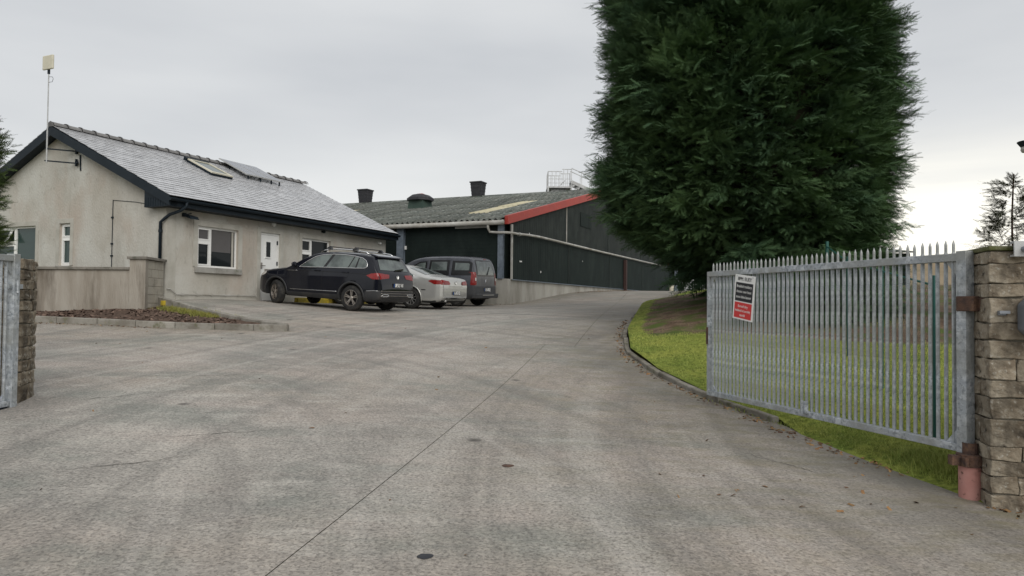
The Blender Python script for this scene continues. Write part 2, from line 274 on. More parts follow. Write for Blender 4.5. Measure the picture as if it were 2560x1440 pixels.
# ------------------------------------------------------------------ mesh helpers
class MB:
    def __init__(s): s.v = []; s.f = []; s.mi = []
    def add(s, vs, fs, mi=0):
        o = len(s.v); s.v += [tuple(v) for v in vs]; s.f += [tuple(i+o for i in f) for f in fs]; s.mi += [mi]*len(fs); return s
    def hexa(s, p, mi=0):   # 8 points: bottom 4 ccw, top 4 ccw
        return s.add(p, [(0, 3, 2, 1), (4, 5, 6, 7), (0, 1, 5, 4), (1, 2, 6, 5), (2, 3, 7, 6), (3, 0, 4, 7)], mi)
    def box(s, x0, x1, y0, y1, z0, z1, mi=0, T=None):
        p = [(x0, y0, z0), (x1, y0, z0), (x1, y1, z0), (x0, y1, z0), (x0, y0, z1), (x1, y0, z1), (x1, y1, z1), (x0, y1, z1)]
        if T: p = [T @ Vector(q) for q in p]
        return s.hexa(p, mi)
    def bar(s, a, b, w, h=None, up=(0, 0, 1), mi=0):
        a = Vector(a); b = Vector(b); h = h or w; d = (b-a).normalized(); u = Vector(up)
        if abs(d.dot(u)) > .95: u = Vector((1, 0, 0))
        sd_ = d.cross(u).normalized()*w/2; u = sd_.cross(d).normalized()*h/2
        return s.hexa([a-sd_-u, a+sd_-u, b+sd_-u, b-sd_-u, a-sd_+u, a+sd_+u, b+sd_+u, b-sd_+u], mi)
    def prism(s, poly, axis, a, b, mi=0):
        n = len(poly)
        def P(q, t):
            return {'x': (t, q[0], q[1]), 'y': (q[0], t, q[1]), 'z': (q[0], q[1], t)}[axis]
        vs = [P(q, a) for q in poly]+[P(q, b) for q in poly]
        fs = [tuple(range(n))[::-1], tuple(range(n, 2*n))]+[(i, (i+1) % n, n+(i+1) % n, n+i) for i in range(n)]
        return s.add(vs, fs, mi)
    def tube(s, path, r, n=8, mi=0, cap=True, closed=False):
        pts = [Vector(p) for p in path]; m = len(pts); rr = r if isinstance(r, (list, tuple)) else [r]*m
        vs = []; prev = None
        for i, p in enumerate(pts):
            if closed: d = pts[(i+1) % m]-pts[i-1]
            else: d = (pts[min(i+1, m-1)]-pts[max(i-1, 0)])
            d.normalize()
            if prev is None:
                u = Vector((0, 0, 1)) if abs(d.z) < .9 else Vector((1, 0, 0)); u = (u-d*u.dot(d)).normalized()
            else:
                u = prev-d*prev.dot(d)
                u = u.normalized() if u.length > 1e-6 else d.orthogonal().normalized()
            prev = u; w = d.cross(u)
            for k in range(n):
                a = 2*math.pi*k/n; vs.append(p+(u*math.cos(a)+w*math.sin(a))*rr[i])
        fs = []
        for i in range(m if closed else m-1):
            j = (i+1) % m
            for k in range(n): k2 = (k+1) % n; fs.append((i*n+k, i*n+k2, j*n+k2, j*n+k))
        if cap and not closed: fs += [tuple(range(n))[::-1], tuple(range((m-1)*n, m*n))]
        return s.add(vs, fs, mi)
    def lathe(s, prof, n=32, axis='z', c=(0, 0, 0), mi=0):
        vs = []
        for (r, h) in prof:
            for k in range(n):
                a = 2*math.pi*k/n; x, y = r*math.cos(a), r*math.sin(a)
                q = {'z': (x, y, h), 'y': (x, h, y), 'x': (h, x, y)}[axis]; vs.append((q[0]+c[0], q[1]+c[1], q[2]+c[2]))
        fs = []
        for i in range(len(prof)-1):
            for k in range(n): k2 = (k+1) % n; fs.append((i*n+k, i*n+k2, (i+1)*n+k2, (i+1)*n+k))
        return s.add(vs, fs, mi)
    def mesh(s, name, mats, smooth=False, recalc=True):
        me = bpy.data.meshes.new(name); me.from_pydata(s.v, [], s.f)
        for m_ in (mats if isinstance(mats, (list, tuple)) else [mats]): me.materials.append(m_)
        if len(me.materials) > 1: me.polygons.foreach_set('material_index', s.mi)
        if recalc:
            bm = bmesh.new(); bm.from_mesh(me); bmesh.ops.recalc_face_normals(bm, faces=bm.faces); bm.to_mesh(me); bm.free()
        if smooth: me.shade_smooth() if hasattr(me, 'shade_smooth') else None
        me.update(); return me
    def build(s, name, mats, parent=None, smooth=False, loc=None, recalc=True, bevel=0.):
        o = bpy.data.objects.new(name, s.mesh(name, mats, smooth, recalc)); COL.objects.link(o)
        if parent: o.parent = parent
        if loc is not None: o.location = loc
        if bevel:
            b = o.modifiers.new('bevel', 'BEVEL'); b.width = bevel; b.segments = 2; b.limit_method = 'ANGLE'
        return o
def tag(o, label=None, cat=None, group=None, kind=None):
    if label: o['label'] = label
    if cat: o['category'] = cat
    if group: o['group'] = group
    if kind: o['kind'] = kind
    return o
def root(name, label, cat, loc=(0, 0, 0), rotz=0., group=None):
    o = bpy.data.objects.new(name, None); COL.objects.link(o); o.location = loc; o.rotation_euler = (0, 0, rotz); o.empty_display_size = .2
    return tag(o, label, cat, group)
def link(name, me, parent=None, mw=None):
    o = bpy.data.objects.new(name, me); COL.objects.link(o)
    if parent: o.parent = parent
    if mw is not None: o.matrix_local = mw
    return o
def np_mesh(name, V, F, material, attrs=None):
    V = np.asarray(V, np.float32); F = np.asarray(F, np.int32); k = F.shape[1]
    me = bpy.data.meshes.new(name); me.vertices.add(len(V)); me.vertices.foreach_set('co', V.ravel())
    me.loops.add(F.size); me.loops.foreach_set('vertex_index', F.ravel())
    me.polygons.add(len(F)); me.polygons.foreach_set('loop_start', np.arange(len(F), dtype=np.int32)*k)
    try: me.polygons.foreach_set('loop_total', np.full(len(F), k, np.int32))
    except Exception: pass
    me.materials.append(material)
    for an, av in (attrs or {}).items():
        a = me.attributes.new(an, 'FLOAT', 'POINT'); a.data.foreach_set('value', np.asarray(av, np.float32))
    me.update(calc_edges=True); me.validate(); return me
def text_mesh(name, s, size, material, align='CENTER', bold=0.):
    cu = bpy.data.curves.new(name, 'FONT'); cu.body = s; cu.size = size; cu.align_x = align; cu.align_y = 'CENTER'; cu.extrude = .0006; cu.offset = bold
    ob = bpy.data.objects.new(name, cu); COL.objects.link(ob)
    dg = bpy.context.evaluated_depsgraph_get(); me = bpy.data.meshes.new_from_object(ob.evaluated_get(dg))
    bpy.data.objects.remove(ob); bpy.data.curves.remove(cu); me.materials.clear(); me.materials.append(material); me.name = name
    return me
# ------------------------------------------------------------------ terrain heights (surveyed spot heights, thin-plate spline)
class TPS:
    def __init__(s, pts, smooth=.02):
        P = np.array(pts, float); s.X = P[:, :2]; n = len(P); K = s.phi(np.linalg.norm(s.X[:, None]-s.X[None], axis=2))+np.eye(n)*smooth
        A = np.zeros((n+3, n+3)); A[:n, :n] = K; A[:n, n] = 1; A[:n, n+1:] = s.X; A[n, :n] = 1; A[n+1:, :n] = s.X.T
        s.w = np.linalg.solve(A, np.concatenate([P[:, 2], [0, 0, 0]]))
    @staticmethod
    def phi(r): return np.where(r > 1e-9, r*r*np.log(np.maximum(r, 1e-9)), 0)*.01
    def np(s, Q):
        Q = np.asarray(Q, float); return s.phi(np.linalg.norm(Q[:, None]-s.X[None], axis=2))@s.w[:-3]+s.w[-3]+Q@s.w[-2:]
    def __call__(s, x, y): return float(s.np([(x, y)])[0])
Z = TPS([(3.69, 5.5, .10), (2.6, 9.4, .36), (-5.36, 7.95, .48), (0, 4.3, .12), (-3, 4, .17), (3.5, 3, -.05), (-7, 5, .33), (0, 0, -.1), (8, 3, -.15), (-14, 3, .4), (-14, 10, .85), (0, -8, -.5),
    (-2, 9, .49), (2.07, 12.8, .76), (-4.78, 15.4, .99), (-10.69, 16, 1.10), (-7.56, 15.72, 1.02), (-9.08, 15.9, 1.075), (-6.2, 15.58, 1.0), (-14, 16, 1.15), (-4.34, 19.8, 1.37), (-6.87, 20.9, 1.58), (-3.1, 23, 1.44), (-1.15, 26, 1.55), (-9.09, 18.86, 1.66), (-7.68, 22, 1.65),
    (-4.95, 28, 1.62), (-.27, 28, 1.6), (2.7, 34.2, 2.18), (5.3, 39.9, 2.43), (11.9, 55, 2.72), (10.62, 42, 2.5), (9.87, 48, 2.62), (5, 25, 1.68), (3.01, 18, 1.25), (25, 60, 2.7), (16, 64, 2.7), (25, 45, 2.7)])
ZL = TPS([(2.7, 9.6, .44), (2.1, 12.8, .84), (2.4, 15, 1.05), (3.05, 18, 1.33), (5.05, 25, 1.76), (7.5, 33, 2.15), (10.7, 42, 2.58), *[(x_, y_, Z(x_, y_)+dz_) for (x_, y_) in ((3.05, 8.31), (3.26, 7.52), (3.44, 6.74), (3.66, 6.05)) for dz_ in (.012,)], *[(x_-.2, y_, Z(x_-.2, y_)-.03) for (x_, y_) in ((3.1, 8.1), (3.26, 7.52), (3.44, 6.74), (3.66, 6.05))], (3.41, 12.5, .98), (3.84, 15, 1.38), (5.99, 22, 2.1),
    (5.01, 11, .81), (4.7, 9.2, .58), (4.03, 6.9, .38), (5.41, 11.6, .78), (5.7, 17.2, 1.85), (9, 17, 1.7), (8, 10, .75), (10, 25, 2.3), (14, 40, 2.6), (4.3, 5.9, .25), (12, 5, .5), (20, 20, 2.2), (22, 45, 2.75), (14, 8, .8)])
ZB = TPS([(-13.5, 16.2, 1.17), (-10.7, 16.05, 1.18), (-7.5, 15.7, 1.12), (-5, 15.5, 1.07), (-11.88, 17.7, 1.29), (-9.35, 17.5, 1.41), (-8.9, 18.2, 1.44), (-7.1, 16.9, 1.25), (-6, 16.1, 1.15), (-14, 17.8, 1.25)])

def poly_sheet(poly, step):
    bm = bmesh.new(); vs = [bm.verts.new((x, y, 0)) for x, y in poly]; f = bm.faces.new(vs); bmesh.ops.triangulate(bm, faces=[f])
    xs = [p[0] for p in poly]; ys = [p[1] for p in poly]
    for ax, lo_, hi_ in ((0, min(xs), max(xs)), (1, min(ys), max(ys))):
        t = lo_+step*.5
        while t < hi_:
            co = (t, 0, 0) if ax == 0 else (0, t, 0); no = (1, 0, 0) if ax == 0 else (0, 1, 0)
            bmesh.ops.bisect_plane(bm, geom=bm.verts[:]+bm.edges[:]+bm.faces[:], plane_co=co, plane_no=no); t += step
    return bm
def cut(bm, a, b, gap=.0035):
    """split a sheet along the line a-b into two sheets with a narrow joint between them"""
    d = Vector((b[0]-a[0], b[1]-a[1], 0)).normalized(); n = Vector((-d.y, d.x, 0)); out = []
    for sgn in (1, -1):
        c = bm.copy(); bmesh.ops.bisect_plane(c, geom=c.verts[:]+c.edges[:]+c.faces[:], plane_co=Vector((a[0], a[1], 0))+n*sgn*gap, plane_no=n*sgn, clear_inner=True); out.append(c)
    bm.free(); return out
def seg_dist(Q, line):
    D = np.full(len(Q), 1e9)
    for a, b in zip(line[:-1], line[1:]):
        a = np.array(a); b = np.array(b); t = np.clip(((Q-a)@(b-a))/((b-a)@(b-a)), 0, 1); D = np.minimum(D, np.linalg.norm(Q-(a+t[:, None]*(b-a)), axis=1))
    return D

# house and barn frames
HA = R(65.8); HO = Vector((-9.09, 18.86, 1.66)); BO = Vector((-.273, 28.0, 1.597))
HM = Matrix.Translation(HO) @ Matrix.Rotation(HA, 4, 'Z'); BM_ = Matrix.Translation(BO) @ Matrix.Rotation(HA, 4, 'Z')
def hw(x, y, z=0): return HM @ Vector((x, y, z))
def bw(x, y, z=0): return BM_ @ Vector((x, y, z))

KERB_LAWN = [(10.62, 42), (7.6, 33.2), (5.0, 25), (3.75, 21), (3.01, 18), (2.42, 15.4), (2.07, 12.9), (2.22, 11.2), (2.62, 9.6), (3.05, 8.31)]
EDGE_LAWN = KERB_LAWN+[(3.26, 7.52), (3.44, 6.74), (3.66, 6.05), (3.75, 5.6)]
BED_TIP = (-4.78, 15.4)
yard_poly = [(-16, -8), (10, -8), (10, 4.2), (5.0, 5.25), (3.75, 5.6)] + EDGE_LAWN[::-1][1:] + [(14, 45), (30, 48), (30, 66), (16, 66), tuple(bw(29.6, .2)[:2]), tuple(bw(0, .2)[:2]), tuple(bw(.2, 4.6)[:2]), tuple(hw(10.1, 1.8)[:2]), tuple(hw(10.1, .1)[:2]), tuple(hw(0, .1)[:2]), (-9.16, 18.60), (-4.86, 15.42), (-10.69, 16.0), (-16, 16.35)]
_sheet = poly_sheet(yard_poly, .45)
jB = ((.17, 13.87), (2.26, 13.06)); jA = ((-1.31, 3.91), (.61, 13.53)); jC = ((1.58, 15.41), (2.79, 21.25)); jD = ((-3.2, 19.2), (2.9, 18.4))
back, front = cut(_sheet, *jB); f1, f2 = cut(front, *jA); b1, b2 = cut(back, *jC)
yard = bpy.data.objects.new('yard', None); COL.objects.link(yard); tag(yard, 'pale worn concrete yard and drive rising from the gate', None, None, 'structure')
for bmx in (f1, f2, b1, b2):
    vs_ = np.array([v.co[:2] for v in bmx.verts]); zz = Z.np(vs_)
    for v, z_ in zip(bmx.verts, zz): v.co.z = z_
    me = bpy.data.meshes.new('concrete_slab'); bmesh.ops.recalc_face_normals(bmx, faces=bmx.faces)
    for f in bmx.faces:
        if f.normal.z < 0: f.normal_flip()
        f.smooth = True
    bmx.to_mesh(me); bmx.free(); me.materials.append(M['yard'])
    d1 = seg_dist(vs_, EDGE_LAWN); d2 = seg_dist(vs_, [(-16, 16.35), (-10.69, 16.0), BED_TIP]); d3 = seg_dist(vs_, [tuple(bw(0, 0)[:2]), tuple(bw(18, 0)[:2])])
    a = me.attributes.new('moss', 'FLOAT', 'POINT'); a.data.foreach_set('value', np.clip(np.exp(-d1/1.5)+.5*np.exp(-d2/.3)+.8*np.exp(-d3/1.2), 0, 1).astype(np.float32))
    link('concrete_slab', me, yard)

# lawn
lawn_poly = [(p[0]-(.14 if p[1] < 8.0 else -.06), p[1]) for p in EDGE_LAWN[::-1]] + [(14.06, 45), (30, 48), (30, 5.0), (5.3, 5.5), (4.4, 5.6)]
bml = poly_sheet(lawn_poly, .4); q = np.array([v.co[:2] for v in bml.verts]); zz = ZL.np(q)
for v, z_ in zip(bml.verts, zz): v.co.z = z_
for f in bml.faces:
    f.normal_update()
    if f.normal.z < 0: f.normal_flip()
    f.smooth = True
me = bpy.data.meshes.new('lawn'); bml.to_mesh(me); bml.free(); me.materials.append(M['lawn'])
def bare(q):     # bare earth under the big conifer (its own worn outline)
    q = np.asarray(q, float); line = 13.55-.32*(q[:, 0]-3.0); top = 20.5+1.1*(q[:, 0]-3.)
    return np.clip((q[:, 1]-line)/.7+.5, 0, 1)*np.clip((top-q[:, 1])/1.5+.5, 0, 1)*np.clip((seg_dist(q, EDGE_LAWN)-.15)/.5, 0, 1)
a = me.attributes.new('bare', 'FLOAT', 'POINT'); a.data.foreach_set('value', bare(q).astype(np.float32))
lawn = link('lawn', me); tag(lawn, kind='structure')

# mulch bed soil
bed_poly = [(-15.9, 16.45), (-10.69, 16.1), (-4.95, 15.5), (-9.12, 18.55), (-9.0, 18.7), (-15.9, 18.3)]
bmb = poly_sheet(bed_poly, .3); q = np.array([v.co[:2] for v in bmb.verts]); zz = ZB.np(q)
for v, z_ in zip(bmb.verts, zz): v.co.z = z_+.01+random.uniform(-.015, .015)
for f in bmb.faces:
    f.normal_update()
    if f.normal.z < 0: f.normal_flip()
me = bpy.data.meshes.new('planting_bed'); bmb.to_mesh(me); bmb.free(); me.materials.append(M['mulch']); tag(link('planting_bed', me), kind='structure')

# wide ground sheet to the horizon (field), lying under yard and lawn
def gsheet():
    c = np.concatenate([-np.geomspace(1500, 30, 14), np.arange(-26, 34, 2.0), np.geomspace(36, 1500, 14)])
    X, Y = np.meshgrid(c, c, indexing='ij'); q = np.stack([X.ravel(), Y.ravel()], 1); qc = np.stack([np.clip(q[:, 0], -16, 26), np.clip(q[:, 1], -8, 62)], 1)
    w = np.clip((qc[:, 0]-2.5)/3, 0, 1); w = w*w*(3-2*w); w *= np.clip((50-qc[:, 1])/8, 0, 1)
    z = (1-w)*Z.np(qc)+w*ZL.np(qc)-.3
    n = len(c); i = np.arange(n-1); A = (i[:, None]*n+i[None]).ravel(); F = np.stack([A, A+n, A+n+1, A+1], 1)
    me = np_mesh('ground', np.c_[q, z], F, M['field']); me.shade_smooth(); return me
tag(link('ground', gsheet()), kind='structure')
# far hillside seen over the gate on the right
def hill():
    V = []; n = 60
    for i in range(n+1):
        az = R(14+i*36/n)
        for (d, h) in ((120, 2.2), (180, 7), (250, 16.6), (330, 17.5), (420, 6)):
            V.append((math.sin(az)*d, math.cos(az)*d, h*(1+.05*math.sin(i*.31)+.02*math.sin(i*1.7)) if h > 3 else 1.5))
    F = [(i*5+k, i*5+k+1, (i+1)*5+k+1, (i+1)*5+k) for i in range(n) for k in range(4)]
    me = np_mesh('hill', V, F, M['hillside']); me.shade_smooth(); return me
tag(link('hill', hill()), kind='structure')

# kerbs: every stone its own piece
def kerb(name, label, line, ln, w, h, depth, zf, material, jit=.006, taper=0):
    r = root(name, label, 'kerb'); P = [Vector((p[0], p[1], 0)) for p in line]; L_ = [0]
    for a, b in zip(P[:-1], P[1:]): L_.append(L_[-1]+(b-a).length)
    def at(s):
        for i in range(len(P)-1):
            if s <= L_[i+1] or i == len(P)-2: return P[i].lerp(P[i+1], (s-L_[i])/(L_[i+1]-L_[i]))
    s = 0.
    while s < L_[-1]-.15:
        l = min(ln*random.uniform(.93, 1.05), L_[-1]-s); a, b = at(s+.008), at(s+l-.008); d = (b-a).normalized(); n = Vector((-d.y, d.x, 0))*w/2
        za = zf(a.x, a.y)+h+random.uniform(-jit, jit); zb = zf(b.x, b.y)+h+random.uniform(-jit, jit); c = .012
        off = n.normalized()*random.uniform(-jit, jit)
        mb = MB(); sec = lambda p, z_: [p-n+off+Vector((0, 0, z_-depth)), p+n+off+Vector((0, 0, z_-depth)), p+n+off+Vector((0, 0, z_-c)), p+n*.82+off+Vector((0, 0, z_)), p-n*.82+off+Vector((0, 0, z_)), p-n+off+Vector((0, 0, z_-c))]
        mb.add(sec(a, za)+sec(b, zb), [(0, 1, 2, 3, 4, 5), tuple(range(6, 12))[::-1]]+[(i, 6+i, 6+(i+1) % 6, (i+1) % 6) for i in range(6)])
        mb.build('kerb_stone', material, r); s += l
    return r
kerb('concrete_kerb', 'low concrete kerb along the front of the mulch bed by the wall', [(-15.5, 16.37), (-10.69, 16.05), (-4.78, 15.43)], .92, .13, .13, .34, lambda x, y: Z(x, y), M['bed_cement'])
kerb('concrete_kerb', 'raised concrete kerb between the mulch bed and the parking spaces', [(-4.84, 15.47), (-9.14, 18.58)], .92, .13, .15, .6, lambda x, y: Z(x, y), M['bed_cement'])
kerb('lawn_kerb', 'curved weathered kerb edging the lawn along the drive', KERB_LAWN, .6, .09, .055, .3, lambda x, y: Z(x, y), M['old_cement'], .016)

# ------------------------------------------------------------------ house
house = root('house', 'rendered bungalow with grey slate roof and black eaves', 'house', HO, HA)
LEN, WID, EH, RY, RZ = 10.1, 8.7, 2.55, 4.35, 4.93
def wall_face(holes, x0, x1, z0, z1, P, depth):
    """wall plane with openings and reveals; P(x,d,z) maps to house space"""
    xs = sorted({x0, x1, *[h[0] for h in holes], *[h[1] for h in holes]}); zs = sorted({z0, z1, *[h[2] for h in holes], *[h[3] for h in holes]}); mb = MB()
    for a, b in zip(xs[:-1], xs[1:]):
        for c, d in zip(zs[:-1], zs[1:]):
            cx, cz = (a+b)/2, (c+d)/2
            if any(h[0] < cx < h[1] and h[2] < cz < h[3] for h in holes): continue
            mb.add([P(a, 0, c), P(b, 0, c), P(b, 0, d), P(a, 0, d)], [(0, 1, 2, 3)])
    for h in holes:
        a, b, c, d = h
        mb.add([P(a, 0, c), P(a, depth, c), P(a, depth, d), P(a, 0, d)], [(0, 1, 2, 3)]); mb.add([P(b, 0, c), P(b, depth, c), P(b, depth, d), P(b, 0, d)], [(0, 1, 2, 3)])
        mb.add([P(a, 0, d), P(b, 0, d), P(b, depth, d), P(a, depth, d)], [(0, 1, 2, 3)]); mb.add([P(a, 0, c), P(b, 0, c), P(b, depth, c), P(a, depth, c)], [(0, 1, 2, 3)])
    return mb
PF = lambda x, d, z: (x, d, z)          # front wall, outside is -Y
PG = lambda x, d, z: (d, x, z)          # gable wall, outside is -X (x runs along Y)
W1 = (1.02, 2.50, .90, 2.04); W2 = (5.27, 6.73, .90, 2.08); DR = (3.40, 4.24, -.02, 2.09)
WA = (5.33, 7.35, .93, 2.12); WB = (3.80, 4.28, .93, 2.14)
wall_face([W1, W2, DR], 0, LEN, -.6, EH+.3, PF, .16).build('front_wall', M['render'], house, recalc=False)
mb = wall_face([WA, WB], 0, WID, -.6, EH, PG, .16); mb.add([(0, 0, EH), (0, WID, EH), (0, RY, RZ-.18)], [(0, 1, 2)]); mb.build('gable_wall', M['render'], house, recalc=False)
mb = MB(); mb.add([(LEN, 0, -.6), (LEN, WID, -.6), (LEN, WID, EH), (LEN, RY, RZ-.18), (LEN, 0, EH)], [(0, 1, 2, 3, 4)]); mb.add([(0, WID, -.6), (LEN, WID, -.6), (LEN, WID, EH+.3), (0, WID, EH+.3)], [(0, 1, 2, 3)])
mb.build('rear_wall', M['render'], house)
MB().box(.25, LEN-.1, .3, WID-.2, -.5, 2.5).build('room_interior', M['interior'], house)
# plaster corner bead and low plinth ledge with conduit
MB().box(.006, .30, -.012, .0, -.4, 2.6).box(-.012, .0, .0, .30, -.4, 2.6).build('quoin_band', M['band'], house)
MB().box(.32, DR[0]-.14, -.03, .0, -.5, .10).box(DR[1]+.14, LEN, -.03, .0, -.5, .10).build('plinth', M['band'], house)
mb = MB().tube([(.02, -.05, .27), (.12, -.05, .27), (.32, -.05, .13), (DR[0]-.2, -.05, .13)], .016, 6)
for x in (.5, 1.0, 1.5, 2.0, 2.5, 3.0): mb.box(x-.03, x+.03, -.062, -.028, .105, .155)
mb.build('conduit', M['pvc_grey'], house)
def surround(h, P, w=.15, t=.02, sill=True, name='surround'):
    a, b, c, d = h; mb = MB()
    def bx(x0, x1, z0, z1, d0, d1):
        p = [P(x0, d0, z0), P(x1, d0, z0), P(x1, d1, z0), P(x0, d1, z0), P(x0, d0, z1), P(x1, d0, z1), P(x1, d1, z1), P(x0, d1, z1)]; mb.hexa(p)
    lo_ = c if sill else c-.3
    bx(a-w, a, lo_, d+w, -t, .0); bx(b, b+w, lo_, d+w, -t, .0); bx(a, b, d, d+w, -t, .0); o = mb.build(name, M['band'], house)
    return o
def sill(h, P, w=.10):
    a, b, c, d = h; p = lambda x0, x1, z0, z1, d0, d1: [P(x0, d0, z0), P(x1, d0, z0), P(x1, d1, z0), P(x0, d1, z0), P(x0, d0, z1), P(x1, d0, z1), P(x1, d1, z1), P(x0, d1, z1)]
    return MB().hexa(p(a-w, b+w, c-.16, c-.003, -.08, .14)).build('sill', M['cement'], house, bevel=.008)
def pbox(P, x0, x1, z0, z1, d0, d1, mb):
    return mb.hexa([P(x0, d0, z0), P(x1, d0, z0), P(x1, d1, z0), P(x0, d1, z0), P(x0, d0, z1), P(x1, d0, z1), P(x1, d1, z1), P(x0, d1, z1)])
def window(h, P, mull=None, trans=None, glass='window_glass', blind=None, dd=.07, light_side=0):
    """upvc frame with bars and separate panes; mull = x of mullion, trans = z of transom on the narrow light"""
    a, b, c, d = h; w = .055; mb = MB()
    pbox(P, a, b, c, c+w, dd, dd+.07, mb); pbox(P, a, b, d-w, d, dd, dd+.07, mb); pbox(P, a, a+w, c+w, d-w, dd, dd+.07, mb); pbox(P, b-w, b, c+w, d-w, dd, dd+.07, mb)
    cells = []
    if mull is not None:
        pbox(P, mull-w*.6, mull+w*.6, c+w, d-w, dd, dd+.07, mb)
        n0, n1, o0, o1 = (a+w, mull-w*.6, mull+w*.6, b-w) if not light_side else (mull+w*.6, b-w, a+w, mull-w*.6)
        cells.append((o0, o1, c+w, d-w, 0))
    else: n0, n1 = a+w, b-w
    if trans is not None:
        pbox(P, n0, n1, trans-w*.7, trans+w*.7, dd, dd+.07, mb); cells += [(n0, n1, c+w, trans-w*.7, 1), (n0, n1, trans+w*.7, d-w, 1)]
        for (z0, z1) in ((c+w, trans-w*.7), (trans+w*.7, d-w)):      # opening sash rims
            s = .035; pbox(P, n0, n1, z0, z0+s, dd-.012, dd+.05, mb); pbox(P, n0, n1, z1-s, z1, dd-.012, dd+.05, mb); pbox(P, n0, n0+s, z0+s, z1-s, dd-.012, dd+.05, mb); pbox(P, n1-s, n1, z0+s, z1-s, dd-.012, dd+.05, mb)
    f = mb.build('window', M['upvc'], house)
    for (x0, x1, z0, z1, k) in cells: pbox(P, x0, x1, z0, z1, dd+.03, dd+.036, MB()).build('pane', M[glass], f)
    if blind:
        for (x0, x1, z0) in blind: pbox(P, x0, x1, z0, d-w, dd+.018, dd+.026, MB()).build('blind', M['blind'], f)
    return f
for h in (W1, W2): surround(h, PF)
surround(DR, PF, sill=False); surround(WA, PG, .13); surround(WB, PG, .13)
sill(W1, PF); sill(W2, PF); sill(WA, PG, .05); sill(WB, PG, .05)
f1w = window(W1, PF, 1.53, 1.62, blind=[(1.58, 2.30, 1.36), (1.115, 1.44, 1.68)])
MB().box(2.33, 2.40, .085, .095, .955, 1.98).build('reveal_strip', M['band'], f1w)
window(W2, PF, 5.80, 1.62)
window(WA, PG, 6.37, 1.62, glass='green_glass', light_side=1); window(WB, PG, None, 1.72, glass='green_glass')
# open top-hung sash on the big gable window
mb = MB(); th = R(28)
def sash(y, t, n): return (-math.sin(th)*t*.42+.06-n*math.cos(th), y, 2.07-math.cos(th)*t*.42-n*math.sin(th))
for (y0, y1, t0, t1) in ((6.43, 7.27, 0, .12), (6.43, 7.27, .88, 1), (6.43, 6.5, .12, .88), (7.2, 7.27, .12, .88)):
    mb.hexa([sash(y0, t0, 0), sash(y1, t0, 0), sash(y1, t1, 0), sash(y0, t1, 0), sash(y0, t0, .05), sash(y1, t0, .05), sash(y1, t1, .05), sash(y0, t1, .05)])
so = mb.build('open_sash', M['upvc'], house); MB().add([sash(6.5, .12, .02), sash(7.2, .12, .02), sash(7.2, .88, .02), sash(6.5, .88, .02)], [(0, 1, 2, 3)]).build('pane', M['window_glass'], so)
# door
mb = MB(); a, b, c, d = DR
for q in ((a, a+.06, c, d), (b-.06, b, c, d), (a+.06, b-.06, d-.06, d)): pbox(PF, q[0], q[1], q[2], q[3], .04, .11, mb)
door = MB().box(a+.065, b-.065, .055, .105, .0, d-.065).build('door', M['upvc'], house)
mb.build('door_frame', M['upvc'], door)
MB().box(3.64, 3.90, .035, .055, 1.30, 1.86).build('glazing_bead', M['upvc'], door, bevel=.006)
MB().box(3.685, 3.855, .026, .036, 1.35, 1.81).build('pane', M['window_glass'], door)
MB().box(3.64, 3.92, .03, .055, .90, .975).build('letterbox', M['alloy'], door, bevel=.006)
MB().box(3.47, 3.53, .03, .055, .98, 1.16).tube([(3.50, .0, 1.07), (3.62, .0, 1.07)], .012, 6).build('door_handle', M['alloy'], door)
mb = MB()
for z_ in (.35, 1.1, 1.75): MB().box(b-.085, b-.05, .028, .056, z_, z_+.12).build('hinge', M['black_trim'], door)
MB().box(3.36, 4.28, -.10, .12, -.12, -.012).build('door_step', M['cement'], house)

# roof deck, fascia, barge boards
EY, EZ = -.40, 2.68; SL = math.atan2(RZ-EZ, RY-EY); SLEN = math.hypot(RZ-EZ, RY-EY); VX0, VX1 = -.26, LEN+.22
mb = MB()
for s in (0, 1):
    Y = lambda y: y if s == 0 else 2*RY-y
    p = [(VX0+.01, Y(EY), EZ-.05), (VX1-.01, Y(EY), EZ-.05), (VX1-.01, RY, RZ-.05), (VX0+.01, RY, RZ-.05)]; mb.hexa([(x, y, z-.06) for x, y, z in p]+p)
roof = mb.build('roof', M['black_trim'], house)
# slates: the nearest as single pieces, the rest joined
sw, se = .30, .219; ncol = int((VX1-VX0)/sw)+1; nrow = 24
RF = Matrix.Translation((VX0, EY, EZ)) @ Matrix.Rotation(SL, 4, 'X')
def slate_mesh():
    mb = MB(); mb.hexa([(.004, 0, -.011), (sw-.004, 0, -.011), (sw-.004, se+.05, -.011), (.004, se+.05, -.011), (.004, 0, .0), (sw-.004, 0, .0), (sw-.004, se+.05, -.004), (.004, se+.05, -.004)]); return mb
sm = slate_mesh().mesh('slate', M['slate']); sl_list = []
for r_ in range(nrow):
    for c_ in range(-1, ncol):
        u = c_*sw+(sw/2 if r_ % 2 else 0)
        u2 = min(u+sw, VX1-VX0+.02); u = max(u, -.02)
        if u2-u < .06: continue
        T = RF @ Matrix.Translation((u, r_*se-.03, .020)) @ Matrix.Diagonal(((u2-u)/sw, 1, 1, 1)) @ Matrix.Rotation(-.05+random.uniform(-.012, .012), 4, 'X') @ Matrix.Rotation(random.uniform(-.008, .008), 4, 'Z') @ Matrix.Rotation(random.uniform(-.006, .006), 4, 'Y')
        sl_list.append((T, (HM @ T).translation.length))
sl_list.sort(key=lambda t: t[1]); rest = MB(); base = slate_mesh()
for i, (T, d_) in enumerate(sl_list):
    if i < 300: link('slate', sm, roof, T)
    else: rest.add([T @ Vector(v) for v in base.v], base.f)
